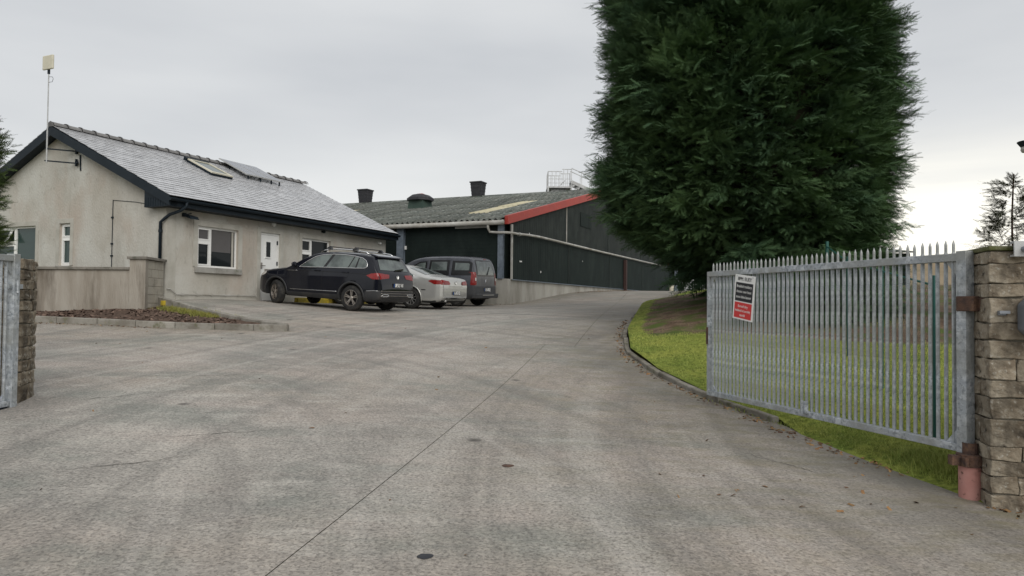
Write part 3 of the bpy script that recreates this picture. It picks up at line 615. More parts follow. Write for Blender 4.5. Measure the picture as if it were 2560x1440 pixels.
for r_ in range(nrow):
    for c_ in range(ncol):
        T = Matrix.Translation((VX1, 2*RY-EY, EZ)) @ Matrix.Rotation(math.pi, 4, 'Z') @ Matrix.Rotation(SL, 4, 'X') @ Matrix.Translation((min(c_*sw+(sw/2 if r_ % 2 else 0)-.02, VX1-VX0-sw+.01), r_*se-.03, .022+(.004 if c_ % 2 else 0))) @ Matrix.Rotation(-.075, 4, 'X'); rest.add([T @ Vector(v) for v in base.v], base.f)
tag(rest.build('slate_field', M['slate'], roof), kind='stuff')
# ridge tiles
mb = MB(); n = 9
prof = [(.15*math.cos(math.pi*k/(n-1)), .12*math.sin(math.pi*k/(n-1))) for k in range(n)]
for (x0, x1, sc_) in ((0, .40, 1.), (.40, .445, 1.22)):
    vs_ = [(x, p[0]*sc_, p[1]*sc_) for x in (x0, x1) for p in prof]; mb.add(vs_, [(i, i+1, n+i+1, n+i) for i in range(n-1)]); mb.add([(x1, p[0]*sc_, p[1]*sc_) for p in prof]+[(x1, p[0]*sc_*.8, p[1]*sc_*.8) for p in prof], [(i, i+1, n+i+1, n+i) for i in range(n-1)])
rm = mb.mesh('ridge_tile', M['ridge'], True); k = 0; x = VX0-.02
while x < VX1-.1:
    link('ridge_tile', rm, roof, Matrix.Translation((x, RY, RZ-.02+random.uniform(-.006, .006)))); x += .43
MB().prism([(RY-.14, RZ-.05), (RY+.14, RZ-.05), (RY+.10, RZ+.06), (RY, RZ+.11), (RY-.10, RZ+.06)], 'x', VX0-.045, VX0-.02).build('ridge_end', M['ridge'], roof)
for xs_ in (VX0-.03, VX1):
    for s in (0, 1):
        Y = lambda y: y if s == 0 else 2*RY-y
        vs_ = [(x, Y(y), z) for x in (xs_, xs_+.03) for (y, z) in ((EY-.02, EZ-.27), (RY, RZ-.30), (RY, RZ-.03), (EY-.02, EZ-.02))]
        MB().hexa(vs_).build('barge_board', M['black_trim'], roof)
mb = MB()
for s in (0, 1):       # verge soffit
    Y = lambda y: y if s == 0 else 2*RY-y
    p = [(VX0, Y(.3), EZ+.10), (-.005, Y(.3), EZ+.10), (-.005, RY, RZ-.24), (VX0, RY, RZ-.24)]; mb.hexa([(x, y, z-.02) for x, y, z in p]+p)
mb.build('verge_soffit', M['black_trim'], roof)
MB().box(VX0+.03, VX1, EY, EY+.025, EZ-.27, EZ-.055).build('fascia', M['black_trim'], roof)
MB().box(VX0+.03, VX1, EY+.025, -.002, EZ-.27, EZ-.245).build('soffit', M['black_trim'], roof)
mb = MB(); mb.prism([(EY, EZ-.28), (.52, EZ-.28), (.52, EZ+.16), (EY, EZ-.04)], 'x', VX0+.001, -.013)
for y in np.arange(EY+.05, .5, .09): mb.box(VX0-.006, VX0+.002, y, y+.012, EZ-.27, EZ-.03)
mb.build('eaves_box', M['black_trim'], roof)
gp = [(EY-.005+.062*math.cos(a), EZ-.075+.075*math.sin(a)) for a in np.linspace(math.pi, 2*math.pi, 9)]
gp = [(p[0]-.062, p[1]) for p in gp]+[(EY-.012, EZ-.075), (EY-.122, EZ-.075)]
MB().prism(gp[:9], 'x', VX0-.05, VX1+.04).build('gutter', M['black_trim'], house)
MB().tube([(.22, EY-.07, EZ-.13), (.22, EY-.07, EZ-.24), (.14, EY+.06, EZ-.36), (.02, -.10, EZ-.46), (-.08, -.05, EZ-.56), (-.08, .12, EZ-.66), (-.08, .12, .3)], .042, 10).lathe([(.052, 0), (.052, .07)], 10, 'z', (-.08, .12, 1.75)).build('downpipe', M['black_trim'], house, True)
mb = MB(); mb.tube([(-.012, 2.06, .2), (-.012, 2.05, 2.7)], .011, 6).tube([(-.012, 2.06, 2.7), (-.012, 1.2, 2.61), (-.012, .52, 2.50)], .007, 6)
for z_ in (1.15, 1.48, 2.2): mb.box(-.035, 0, 2.02, 2.09, z_, z_+.045)
mb.build('cable', M['black_trim'], house)
mb = MB(); mb.hexa([(-.005, 3.4, 3.6), (-.03, 3.4, 3.6), (-.03, 3.43, 3.6), (-.005, 3.43, 3.6), (-.005, 3.42, 4.05), (-.03, 3.42, 4.05), (-.03, 3.46, 4.05), (-.005, 3.46, 4.05)]).build('cable_loop', M['black_trim'], house)
# roof window (open top-pivot light)
Wl = Matrix.Translation((VX0, EY, EZ)) @ Matrix.Rotation(SL, 4, 'X')
def rp(x, y): return x-VX0, (y-EY)/math.cos(SL)
u0, v0 = rp(3.72, 2.45); u1, v1 = rp(4.62, 3.55)
rw = MB().box(u0, u1, v0, v1, .0, .09, T=Wl).build('roof_window', M['black_trim'], roof)
mb = MB()
for q in ((u0, u1, v0, v0+.09), (u0, u1, v1-.09, v1), (u0, u0+.09, v0+.09, v1-.09), (u1-.09, u1, v0+.09, v1-.09)): mb.box(q[0], q[1], q[2], q[3], .092, .135, T=Wl)
mb.build('frame', M['cream'], rw); MB().box(u0+.09, u1-.09, v0+.09, v1-.09, .1, .115, T=Wl).build('pane', M['green_glass'], rw)
MB().box(u0-.05, u1+.02, v1, v1+.13, .04, .15, T=Wl).build('flashing', M['black_trim'], rw)

# things fixed on the house
sp_ = root('solar_panel', 'row of solar panels tilted on brackets near the slate roof ridge', 'solar panel', HM @ Vector((5.75, 2.98, EZ+(2.98-EY)*math.tan(SL))), HA)
SLp = SL+R(1); TS = Matrix.Translation((0, -.05, .15)) @ Matrix.Rotation(SLp, 4, 'X')
for k in range(3):
    MB().box(k*.62, k*.62+.60, 0, 1.5, 0, .035, T=TS).build('frame', M['alu'], sp_)
    mb = MB()
    for i in range(3):
        for j in range(5): mb.box(k*.62+.035+i*.18, k*.62+.035+i*.18+.172, .03+j*.29, .03+j*.29+.282, .036, .039, T=TS)
    mb.build('cells', M['solar'], sp_)
for x in (.15, .75, 1.3, 1.72): MB().bar((x, .02, -.02), (x, .02, .17), .04).build('bracket', M['black_trim'], sp_); MB().bar((x, .9, .36), (x, .92, .60), .03).build('strut', M['black_trim'], sp_)
ant = root('antenna_mast', 'thin roof mast with cream panel antenna bracketed to the gable wall', 'antenna', HM @ Vector((-.50, 4.16, 3.80)), HA)
MB().tube([(0, 0, 0), (0, 0, .9)], .022, 8).tube([(0, 0, .9), (0, 0, 2.75)], .016, 8).build('mast', M['white_steel'], ant)
MB().box(-.05, .01, -.22, .22, 2.62, 3.02).build('panel', M['cream'], ant, bevel=.02)
MB().bar((0, 0, 2.5), (0, 0, 2.66), .05).tube([(0, 0, 2.42), (0, -.16, 2.40), (0, -.2, 2.34), (0, -.16, 2.26), (0, 0, 2.26)], .006, 5).build('cable', M['black_trim'], ant)
for z_ in (.05, .39): MB().bar((-.03, .04, z_), (.49, -.60, z_-.03), .035).bar((.44, -.62, z_-.12), (.44, -.62, z_+.08), .05).bar((.40, -.74, z_-.03), (.49, -.52, z_-.03), .05).build('arm', M['black_trim'], ant)
fl = root('floodlight', 'black floodlight on a bracket beside the downpipe', 'light', HM @ Vector((.50, 0, 2.22)), HA)
MB().box(-.02, .05, -.10, .0, .0, .1).bar((.02, -.08, .05), (.16, -.16, .1), .03).bar((.02, -.08, .02), (.05, -.2, -.02), .03).build('bracket', M['black_trim'], fl)
MB().hexa([(.0, -.30, -.07), (.30, -.30, -.07), (.26, -.12, -.02), (.03, -.12, -.02), (.02, -.26, .01), (.28, -.26, .01), (.24, -.10, .06), (.05, -.10, .06)]).build('lamp_head', M['black_trim'], fl)
wl = root('wall_light', 'small white oval bulkhead light above the white door', 'light', HM @ Vector((3.93, 0, 2.34)), HA)
MB().box(-.13, .13, -.03, .0, .0, .10).build('base', M['pvc_grey'], wl); MB().lathe([(.0, -.09), (.05, -.08), (.085, -.05), (.09, -.03)], 12, 'y', (0, 0, .05)).build('diffuser', M['upvc'], wl, True)
for (x, z_, lab) in ((6.28, 2.34, 'small dark sensor high on the wall above the far window'), (9.62, 2.22, 'small white dome camera under the far eaves corner')):
    sn = root('security_camera', lab, 'camera', HM @ Vector((x, 0, z_)), HA); mm = M['black_trim'] if x < 8 else M['upvc']
    MB().box(-.04, .04, -.05, .0, .0, .08).build('base', mm, sn); MB().lathe([(0, -.14), (.045, -.12), (.055, -.08), (.05, -.05)], 10, 'y', (0, 0, .03)).build('dome', mm, sn, True)

# boundary wall in front of the gable
bwall = root('boundary_wall', 'low rendered wall with dark coping and taller end pier beside the bungalow', 'wall', (-9.35, 17.6, 1.3))
def loc(p): return (p[0]+9.35, p[1]-17.6, p[2]-1.3)
hx = lambda q, z0, z1: [loc((x, y, z0)) for x, y in q]+[loc((x, y, z1)) for x, y in q]
MB().hexa(hx([(-15.9, 18.05), (-9.35, 17.62), (-9.35, 17.82), (-15.9, 18.25)], .9, 2.36)).build('wall_panel', M['grey_render'], bwall)
MB().hexa(hx([(-15.9, 18.0), (-9.36, 17.57), (-9.36, 17.87), (-15.9, 18.3)], 2.361, 2.43)).build('coping', M['coping'], bwall, bevel=.01)
MB().hexa(hx([(-9.35, 17.58), (-8.95, 17.56), (-8.98, 17.76), (-9.35, 17.83)], .9, 2.62)).build('pier', M['grey_render'], bwall)
MB().hexa(hx([(-9.40, 17.53), (-8.90, 17.50), (-9.02, 18.80), (-9.40, 18.80)], 2.621, 2.69)).build('coping', M['coping'], bwall, bevel=.01)
mb = MB().hexa(hx([(-9.25, 17.84), (-9.0, 17.79), (-9.10, 18.78), (-9.30, 18.78)], .9, 2.61)).build('mortar', M['mortar'], bwall)
for i in range(8):
    for j in range(3):
        o_ = .0 if i % 2 else -.2; y0 = max(17.775, 17.78+o_+j*.42); y1 = min(18.79, 17.78+o_+j*.42+.405)
        if y1-y0 < .08: continue
        X_ = lambda y: -8.985-(y-17.78)*.11
        MB().hexa(hx([(X_(y0)-.12, y0), (X_(y0)+random.uniform(-.004, .004), y0), (X_(y1)+random.uniform(-.004, .004), y1), (X_(y1)-.12, y1)], .92+i*.212, .92+i*.212+.202)).build('block', M['block'], bwall)
yb = root('kerb_block', 'small yellow painted block at the foot of the boundary pier', 'block', (-8.78, 18.32, Z(-8.78, 18.4)), R(60)); MB().box(-.12, .22, -.06, .08, -.05, .075).build('block_body', M['yellow_paint'], yb, bevel=.01)
# yellow parking kerb along the house wall, in short blocks
for i, (x, l) in enumerate(((4.55, .62), (5.22, .85), (6.25, .55), (6.95, .45), (7.6, .75), (8.6, .6))):
    p = hw(x, -.42); o = root('wheel_stop', ['short yellow wheel stop by the white door step', 'longer yellow wheel stop under the black car', 'yellow wheel stop below the far bungalow window', 'shortest yellow wheel stop behind the black car', 'yellow wheel stop ahead of the silver car', 'yellow wheel stop nearest the far house corner'][i], 'wheel stop', (p.x, p.y, Z(p.x, p.y)), HA, 'yellow wheel stops along the bungalow wall')
    MB().prism([(-.09, -.05), (.09, -.05), (.07, .15), (-.07, .15)], 'x', 0, l).build('block_body', M['yellow_paint'], o, bevel=.012)

# ------------------------------------------------------------------ barn
barn = root('barn', 'long dark green barn with corrugated roof and red barge board', 'barn', BO, HA)
BL, BW, BE, BAP = 26.0, 29.6, 3.30, 6.68; BSL = math.atan2(BAP-BE, BW/2); zr = lambda x: BE+(min(x, BW-x))*math.tan(BSL)
# concrete plinth
mb = MB(); mb.box(0, .22, .0, BL, -1, 1.02); mb.build('plinth', M['plinth'], barn)
MB().box(-.03, .24, -.13, .36, -1, 1.012).build('plinth_pier', M['plinth'], barn, bevel=.01)
MB().box(.26, BW, -.11, .2, -1, 1.0).build('gable_plinth', M['plinth'], barn)
MB().box(.22, BW, .12, BL, -1, 3.2).build('inner_wall', M['barn_green'], barn)
# eave wall: ribbed cladding bays between blue steel columns
cols = [.18, 4.78, 9.5, 14.2, 18.9, 23.6]
for y in cols:
    mb = MB(); w = .17 if y > 1 else .11
    mb.box(-.10, -.085, y-w, y+w, 1.021, BE-.05).box(.03, .045, y-w, y+w, 1.021, BE-.05).box(-.084, .029, y-.012, y+.012, 1.021, BE-.05); mb.build('column', M['blue_steel'], barn)
for y0, y1 in zip(cols, cols[1:]+[BL]):
    mb = MB(); zz_ = np.arange(1.03, 3.28, .075)
    for i, z_ in enumerate(zz_):
        mb.box(.03+(.006 if i % 2 else 0), .12, y0+.18, y1-.18, z_, z_+.0745)
    mb.build('cladding_panel', M['barn_green'], barn)
for y in (4.55,): MB().box(-.06, .02, y-.03, y+.03, 2.25, 2.4).build('lamp', M['upvc'], barn)
MB().box(-.08, .0, .75, 2.2, 3.03, 3.12).build('light_housing', M['pvc_grey'], barn)
# gable panels with vertical ribs
seams = [.3, 6.86, 13.72, 21.15, BW]
def rib_panel(x0, x1, zlo, zhi, y, pitch, amp, name, material):
    n = int(round((x1-x0)/pitch)); prof = []
    for i in range(n):
        a = x0+(x1-x0)*i/n; p = (x1-x0)/n; prof += [(a, y), (a+p*.62, y), (a+p*.72, y-amp), (a+p*.9, y-amp)]
    prof.append((x1, y)); m_ = len(prof); vs_ = [(x, yy, zlo(x)) for x, yy in prof]+[(x, yy, zhi(x)) for x, yy in prof]
    return MB().add(vs_, [(i, i+1, m_+i+1, m_+i) for i in range(m_-1)]).build(name, material, barn)
for a, b in zip(seams[:-1], seams[1:]):
    rib_panel(a+.04, b-.04, lambda x: 1.0, lambda x: 2.84, -.14, .2, .004, 'cladding_panel', M['barn_green'])
    if a > 10 and a < 20:
        pass
    xs_ = [a+.04]+([BW/2] if a < BW/2 < b else [])+[b-.04]
    for c_, d_ in zip(xs_[:-1], xs_[1:]): rib_panel(c_, d_, lambda x: 2.80, lambda x: zr(x)-.02, -.03, .2, .004, 'cladding_panel', M['barn_grey'])
for x in seams[1:-1]: MB().box(x-.035, x+.035, -.165, -.135, 1.0, 2.84).build('cover_strip', M['barn_grey'], barn); MB().box(x-.03, x+.03, -.055, -.028, 2.9, zr(x)-.05).build('cover_strip', M['pvc_grey'] if x < 10 else M['barn_grey'], barn)
MB().box(.255, .345, -.17, -.11, 1.0, 3.16).build('corner_trim', M['pvc_grey'], barn)
MB().box(.3, BW, -.19, -.12, .975, 1.005).build('drip_rail', M['blue_steel'], barn)
MB().box(16.5, 16.75, -.34, -.18, .5, 2.75).build('post', M['brown_steel'], barn)
# small pale scuffs left on the cladding: fixed patches and tags
for (x, z_, w_, h_) in ((1.05, 1.72, .09, .06), (1.18, 1.73, .08, .05), (3.3, 1.38, .05, .09), (2.0, 2.92, .05, .07), (8.9, 2.2, .04, .04)): MB().box(x, x+w_, -.162, -.15, z_, z_+h_).build('label_patch', M['white_print'], barn)
MB().box(8.9, 10.6, -.062, -.045, 4.0, 4.7).build('patch_sheet', M['barn_green'], barn)
# barge board
mb = MB(); y0, y1 = -.14, .02
for s in (0, 1):
    X_ = lambda x: x if s == 0 else BW-x
    mb = MB().hexa([(X_(-.06), y, z) for y, z in ((y0, BE-.16), (y1, BE-.16))]+[(X_(BW/2), y, z) for y, z in ((y1, BAP-.16), (y0, BAP-.16))]+[(X_(-.06), y, z) for y, z in ((y0, BE+.17), (y1, BE+.17))]+[(X_(BW/2), y, z) for y, z in ((y1, BAP+.17), (y0, BAP+.17))]); mb.build('barge_board', M['red_paint'], barn)
# corrugated sheets
nr, SH = 5, (BW/2+.25)/math.cos(BSL)/5
RB = Matrix.Translation((-.25, 0, BE+.07-.25*math.tan(BSL))) @ Matrix.Rotation(-BSL, 4, 'Y')
def corr(w, l, per=.2555, amp=.045, seg=8):
    n = int(round(w/per))*seg; ys = np.linspace(0, w, n+1); zz_ = amp*np.cos(ys/per*2*math.pi)
    V = [(0, y, z) for y, z in zip(ys, zz_)]+[(l, y, z-.012) for y, z in zip(ys, zz_)]
    V += [(0, y, z-.012) for y, z in zip(ys, zz_)]; n1 = n+1
    F = [(i, i+1, n1+i+1, n1+i) for i in range(n)]+[(2*n1+i, 2*n1+i+1, i+1, i) for i in range(n)]
    return V, F
V, F = corr(1.022, SH+.15); cm = MB().add(V, F).mesh('roof_sheet', M['barn_roof'], True); cl = MB().add(V, F).mesh('rooflight', M['rooflight'], True)
broof = MB().add([(-.2, 0, BE-.02), (BW/2, 0, BAP-.02), (BW+.2, 0, BE-.02), (-.2, BL, BE-.02), (BW/2, BL, BAP-.02), (BW+.2, BL, BE-.02)], [(0, 1, 4, 3), (1, 2, 5, 4)]).build('roof', M['barn_roof'], barn)
for i in range(int(BL)):
    for j in range(nr):
        lite = (i == 2 and j in (1, 2)) or (i in (13,) and j == 2) or (i == 20 and j in (1, 2))
        T = RB @ Matrix.Translation((j*SH-.1+random.uniform(-.02, .02), i*1.0, .02)) @ Matrix.Rotation(.006+random.uniform(-.002, .002), 4, 'Y')
        link('rooflight' if lite else 'roof_sheet', cl if lite else cm, broof, T)
V2, F2 = corr(26.317, (BW/2+.25)/math.cos(BSL)); tag(MB().add([Matrix.Translation((BW+.25, 26.1, BE+.09-.25*math.tan(BSL))) @ Matrix.Rotation(math.pi, 4, 'Z') @ Matrix.Rotation(-BSL, 4, 'Y') @ Vector(v) for v in V2], F2).build('rear_roof_sheets', M['barn_roof'], broof, True), kind='stuff')
for i in range(13): MB().prism([(BW/2-.28, BAP+.02), (BW/2, BAP+.13), (BW/2+.28, BAP+.02), (BW/2, BAP+.16)], 'y', i*2+.02, i*2+1.98).build('ridge_cap', M['barn_roof'], broof)
# gutter and drain pipe
gpath = [(-.30+.0, y, 3.19) for y in (-.05, 8, BL)]
MB().tube(gpath, .095, 12).lathe([(.105, 0), (.105, .06)], 12, 'y', (-.30, 3.9, 3.19)).lathe([(.105, 0), (.105, .06)], 12, 'y', (-.30, -.04, 3.19)).build('gutter', M['pvc_grey'], barn, True)
MB().tube([(-.30, .62, 3.12), (-.28, .62, 2.98), (-.22, .58, 2.84), (-.16, .36, 2.82), (-.12, -.1, 2.80), (.1, -.26, 2.80), (.5, -.28, 2.80), (1.6, -.27, 2.86), (3, -.25, 2.90), (12, -.23, 2.90), (26.3, -.21, 2.95)], .05, 10).lathe([(.078, 0), (.078, .1)], 10, 'x', (.62, -.28, 2.805)).build('drain_pipe', M['pvc_grey'], barn, True)
# roof ventilators
def rz_(x): return BE+.1+min(x, BW-x)*math.tan(BSL)
def chimney(x, y, lab):
    z0 = rz_(x)-.15; mb = MB()
    for (s0, s1, za, zb, t) in ((.29, .37, z0, z0+.98, 0), (.41, .41, z0+.98, z0+1.06, 0)):
        mb.hexa([(x+a*s0, y+b*s0, za) for a, b in ((-1, -1), (1, -1), (1, 1), (-1, 1))]+[(x+a*s1, y+b*s1, zb) for a, b in ((-1, -1), (1, -1), (1, 1), (-1, 1))])
    o = mb.build('ventilator', M['dark_vent'], broof); mb = MB()
    for k in range(5):
        for a, b in ((-1, 0), (1, 0), (0, -1), (0, 1)):
            s = .29+.08*(k+.5)/5+.008; z_ = z0+.98*(k+.4)/5
            if a: mb.box(x+a*s-.008, x+a*s+.008, y-s, y+s, z_, z_+.03)
            else: mb.box(x-s, x+s, y+b*s-.008, y+b*s+.008, z_, z_+.03)
    mb.build('slat', M['dark_vent'], o); MB().box(x-.38, x+.38, y-.38, y+.38, z0-.3, z0+.13).build('base_flashing', M['barn_roof'], o)
chimney(14.8, 17.3, ''); chimney(14.8, 8.75, '')
x, y = 8.0, 8.8; z0 = rz_(x)-.25
mb = MB().hexa([(x+a*.50, y+b*.50, z0) for a, b in ((-1, -1), (1, -1), (1, 1), (-1, 1))]+[(x+a*.44, y+b*.44, z0+.66) for a, b in ((-1, -1), (1, -1), (1, 1), (-1, 1))]); cw = mb.build('ventilator', M['green_vent'], broof)
mb = MB(); n8 = 8
ring = lambda r, z_: [(x+r*math.cos(2*math.pi*(k+.5)/n8), y+r*math.sin(2*math.pi*(k+.5)/n8), z_) for k in range(n8)]
mb.add(ring(.74, z0+.60)+ring(.73, z0+.74)+ring(.50, z0+.90)+ring(.2, z0+.97), [tuple((r_*8+k, r_*8+(k+1) % 8, (r_+1)*8+(k+1) % 8, (r_+1)*8+k)) for r_ in range(3) for k in range(8)]+[tuple(range(8))[::-1], tuple(range(24, 32))]); mb.build('cowl', M['dark_vent'], cw)
MB().box(x-.15, x+.1, y-.2, y+.1, z0+.94, z0+.985).build('cap', M['red_paint'], cw)
# ------------------------------------------------------------------ gates
GL = 3.80
def bar_mesh(tip=True):
    mb = MB(); n = 6; r = .0152
    rings = [(0, r), (1.575, r), (1.59, r*.72), (1.655, r*.72), (1.688, r*.12)]
    if not tip: rings = [(0, r), (.5, r), (1., r), (1.4, r), (1.53, r)]
    vs_ = [(rr*math.cos(2*math.pi*k/n), rr*1.15*math.sin(2*math.pi*k/n), z_) for z_, rr in rings for k in range(n)]
    return mb.add(vs_, [(i*n+k, i*n+(k+1) % n, (i+1)*n+(k+1) % n, (i+1)*n+k) for i in range(4) for k in range(n)]+[tuple(range(4*n, 5*n))]).mesh('bar', M['galv'])
bm_ = bar_mesh(); bm_plain = bar_mesh(False)
def gate(label, loc, rotz, nb=47, bm_=bm_):
    g = root('palisade_gate', label, 'gate', loc, rotz, 'galvanised entrance gates')
    H = 1.60
    MB().box(.0, GL, -.035, .035, 1.535, 1.60).build('top_rail', M['galv'], g, bevel=.004)
    MB().box(.0, GL, -.035, .035, .0, .06).build('bottom_rail', M['galv'], g, bevel=.004)
    MB().box(-.012, .078, -.045, .045, -.03, 1.615).build('hinge_stile', M['galv'], g, bevel=.004)
    MB().box(GL-.05, GL, -.035, .035, .061, 1.534).build('end_stile', M['galv'], g, bevel=.004)
    for (x, s, z0, z1) in ((.08, 1, 1.533, -1), (.08, 1, .062, 1), (GL-.052, -1, 1.533, -1), (GL-.052, -1, .062, 1)):
        MB().prism([(x, z0), (x+s*.12, z0), (x, z0+z1*.14)], 'y', -.012, .012).build('gusset', M['galv'], g)
    for i in range(nb):
        x = .135+(GL-.235)*i/(nb-1); link('bar', bm_, g, Matrix.Translation((x, .0, .02+random.uniform(-.006, .006))) @ Matrix.Rotation(random.uniform(-.004, .004), 4, 'Y'))
    return g
gA = math.atan2(9.40-5.75, 2.58-3.66)
gate_r = gate('open galvanised palisade gate with warning sign, hung on the large stone pillar', (3.655, 5.76, .455), gA)
MB().box(GL-.035, GL+.008, -.045, .045, .66, .88).build('lock_box', M['rust'], gate_r, bevel=.006)
MB().box(1.84, 1.93, .038, .075, .045, .17).build('stop_bracket', M['galv'], gate_r, bevel=.004); MB().tube([(1.885, .085, .18), (1.885, .085, .03)], .010, 6).build('drop_bolt', M['galv'], gate_r)
MB().box(-.09, .07, -.075, .055, 1.13, 1.25).bar((-.02, -.06, 1.19), (-.22, -.05, 1.19), .12, .10).build('hinge_bracket', M['rust'], gate_r, bevel=.006)
gate_l = gate('galvanised palisade gate at the left edge, hung on the narrow stone pillar', (-5.335, 7.73, .475), math.atan2(-1, -.02), nb=47, bm_=bm_plain)
MB().bar((-.08, 0, 1.27), (.13, 0, 1.27), .06, .05).tube([(.03, .05, 1.2), (.03, .05, 1.33)], .014, 6).build('hinge_bracket', M['galv'], gate_l)
MB().box(.1, 3.7, -.02, .02, -.03, -.004).build('runner', M['black_trim'], gate_l)
# pivot pipe under the gate
pv = root('gate_post_pipe', 'short pink painted steel pipe with rusty collar under the gate hinge', 'post', (3.645, 5.735, .12))
MB().lathe([(.082, -.1), (.083, .24)], 24).lathe([(.0, .24), (.083, .24)], 24).build('pipe', M['pink_paint'], pv, True)
MB().lathe([(.0, .335), (.1, .335), (.1, .245), (.0, .245)], 16).box(-.16, -.09, -.03, .03, .25, .325).box(.09, .16, -.04, .04, .25, .325).box(-.10, -.075, -.1, -.05, .25, .32).build('collar', M['rust'], pv)
MB().lathe([(.055, .335), (.055, .425)], 16).build('pivot', M['rust'], pv)
MB().box(.13, .19, -.085, -.055, .245, .27).build('clip', M['galv'], pv)

# sign on the gate: its own plate with raised print
s0 = Vector((3.655, 5.76, 0)); gx = Vector((math.cos(gA), math.sin(gA), 0)); gn = Vector((gx.y, -gx.x, 0)); camside = gn if gn.dot(Vector((0, 0, 0))-s0) > 0 else -gn
sc_ = s0+gx*2.95+camside*.062; sc_.z = 1.712
sgn = root('warning_sign', 'tilted white sign with black and red text panels on the gate', 'sign', sc_)
rightv = -gx if (-gx).x > 0 else gx
SM = Matrix((rightv, Vector((0, 0, 1)), camside)).transposed().to_4x4(); sgn.matrix_world = Matrix.Translation(sc_) @ SM @ Matrix.Rotation(R(-4.5), 4, 'Z') @ Matrix(((1, .20, 0, 0), (0, 1, 0, 0), (0, 0, 1, 0), (0, 0, 0, 1)))
sgn.matrix_world = Matrix.Translation(sc_) @ SM @ Matrix.Rotation(R(-7), 4, 'Z')
SWd, SHt = .40, .535
MB().box(-SWd/2, SWd/2, -SHt/2, SHt/2, -.006, .0).build('plate', M['white_print'], sgn)
MB().box(-.172, .172, -.048, .175, .001, .002).build('black_panel', M['black_print'], sgn)
MB().box(-.172, .172, -.250, -.062, .001, .002).build('red_panel', M['red_print'], sgn)
for s, y, sz, mt in (("IIPM. EUEY", .218, .054, 'black_print'), ("Brabibd traitlary", .130, .041, 'white_print'), ("Asscnc: ever bnot", .068, .041, 'white_print'), ("snsna bdna lannvir", .004, .041, 'white_print'),
                     ("Evrnnf dny", -.108, .041, 'white_print'), ("lredslandl sd, zarckbfy", -.160, .036, 'white_print'), ("nardsl", -.214, .040, 'white_print')):
    o = link('lettering', text_mesh('lettering', s, sz*1.12, M[mt]), sgn); o.location = (0, y, .0035); w_ = o.dimensions.x
    if w_ > .30: o.scale.x = .30/w_
for x in (-.16, .16): MB().tube([(x, .25, 0), (x, .25, .006)], .006, 6).build('screw', M['galv'], sgn)

# ------------------------------------------------------------------ stone pillars (every stone its own piece)
def stone_mesh(l, d, h, seed, rough=.016):
    bm = bmesh.new(); bmesh.ops.create_cube(bm, size=1)
    for v in bm.verts: v.co = Vector((v.co.x*l, v.co.y*d, v.co.z*h))
    bmesh.ops.bevel(bm, geom=bm.edges[:], offset=min(.005, h*.1), segments=1, affect='EDGES'); bmesh.ops.triangulate(bm, faces=[f for f in bm.faces if len(f.verts) > 4])
    big = [e for e in bm.edges if e.calc_length() > .09]; bmesh.ops.subdivide_edges(bm, edges=big, cuts=2, use_grid_fill=True)
    for v in bm.verts:
        n = mnoise.noise_vector(v.co*9+Vector((seed*3.1, seed*1.7, 0))); v.co += n*rough; v.co += mnoise.noise_vector(v.co*30+Vector((seed, 0, 0)))*rough*.45
    me = bpy.data.meshes.new('stone'); bmesh.ops.recalc_face_normals(bm, faces=bm.faces); bm.to_mesh(me); bm.free(); me.materials.append(M['stone']); return me
def pillar(label, loc, rotz, w, d, z0, courses, splits_front, splits_side, cap=None, side=-1):
    """origin at the near corner by the opening; front runs +X*side... front face -Y, opening side face at x=0"""
    p = root('stone_pillar', label, 'pillar', loc, rotz, 'stone gate pillars'); z = z0; sgnx = side
    x0, x1 = (0, w) if sgnx > 0 else (-w, 0)
    top = z0+sum(courses)
    MB().box(x0+.006, x1-.006, .006, d-.006, z0-.2, top-.01).build('mortar_core', M['mortar'], p)
    k = 0
    for i, h in enumerate(courses):
        gap = .010
        # quoin at the opening corner, alternating long and short
        ql = (.34, .20)[i % 2]+random.uniform(-.04, .04); qd = (.20, .32)[i % 2]+random.uniform(-.03, .03)
        def put(cx, cy, l_, dp):
            nonlocal k
            k += 1; o = link('stone', stone_mesh(l_-gap, dp-gap, h-gap, k+len(label)), p); o.location = (cx*sgnx, cy, z+h/2)
        put(ql/2-.012, qd/2-.012, ql+.024, qd+.024)
        # rest of front face
        x = ql
        while x < w-.02:
            l_ = min(random.uniform(.18, .42), w-x)
            if w-x-l_ < .12: l_ = w-x
            put(x+l_/2, .10-.012, l_, .2+.024); x += l_
        # rest of the side face
        y = qd
        if d-y > .05: put(.10-.012, y+(d-y)/2, .2+.024, d-y)
        z += h
    return p, top
rp_loc = (3.665, 5.50, .0)
crs = [.16, .12, .11, .10, .19, .15, .12, .15, .13, .12, .18, .10, .14, .09]
crs = [c*2.02/sum(crs) for c in crs]
prr, ptop = pillar('large weathered stone gate pillar at the right edge', rp_loc, R(-12.4), 1.5, .46, .03, crs, 1, 1, side=1)
MB().box(-.03, .34, -.03, .48, ptop, ptop+.035).build('moss_cap', M['moss_cap'], prr, bevel=.01)
MB().box(.345, 1.5, -.04, .5, ptop, ptop+.07).build('coping', M['cement'], prr, bevel=.008)
crl = [.20, .15, .14, .15, .13, .14, .15, .13, .12, .11, .12, .13]; crl = [c*1.585/sum(crl) for c in crl]
prl, ltop = pillar('narrow stone gate pillar behind the left gate', (-5.385, 7.90, .47), R(17), .5, .45, 0, crl, 1, 1, side=-1)
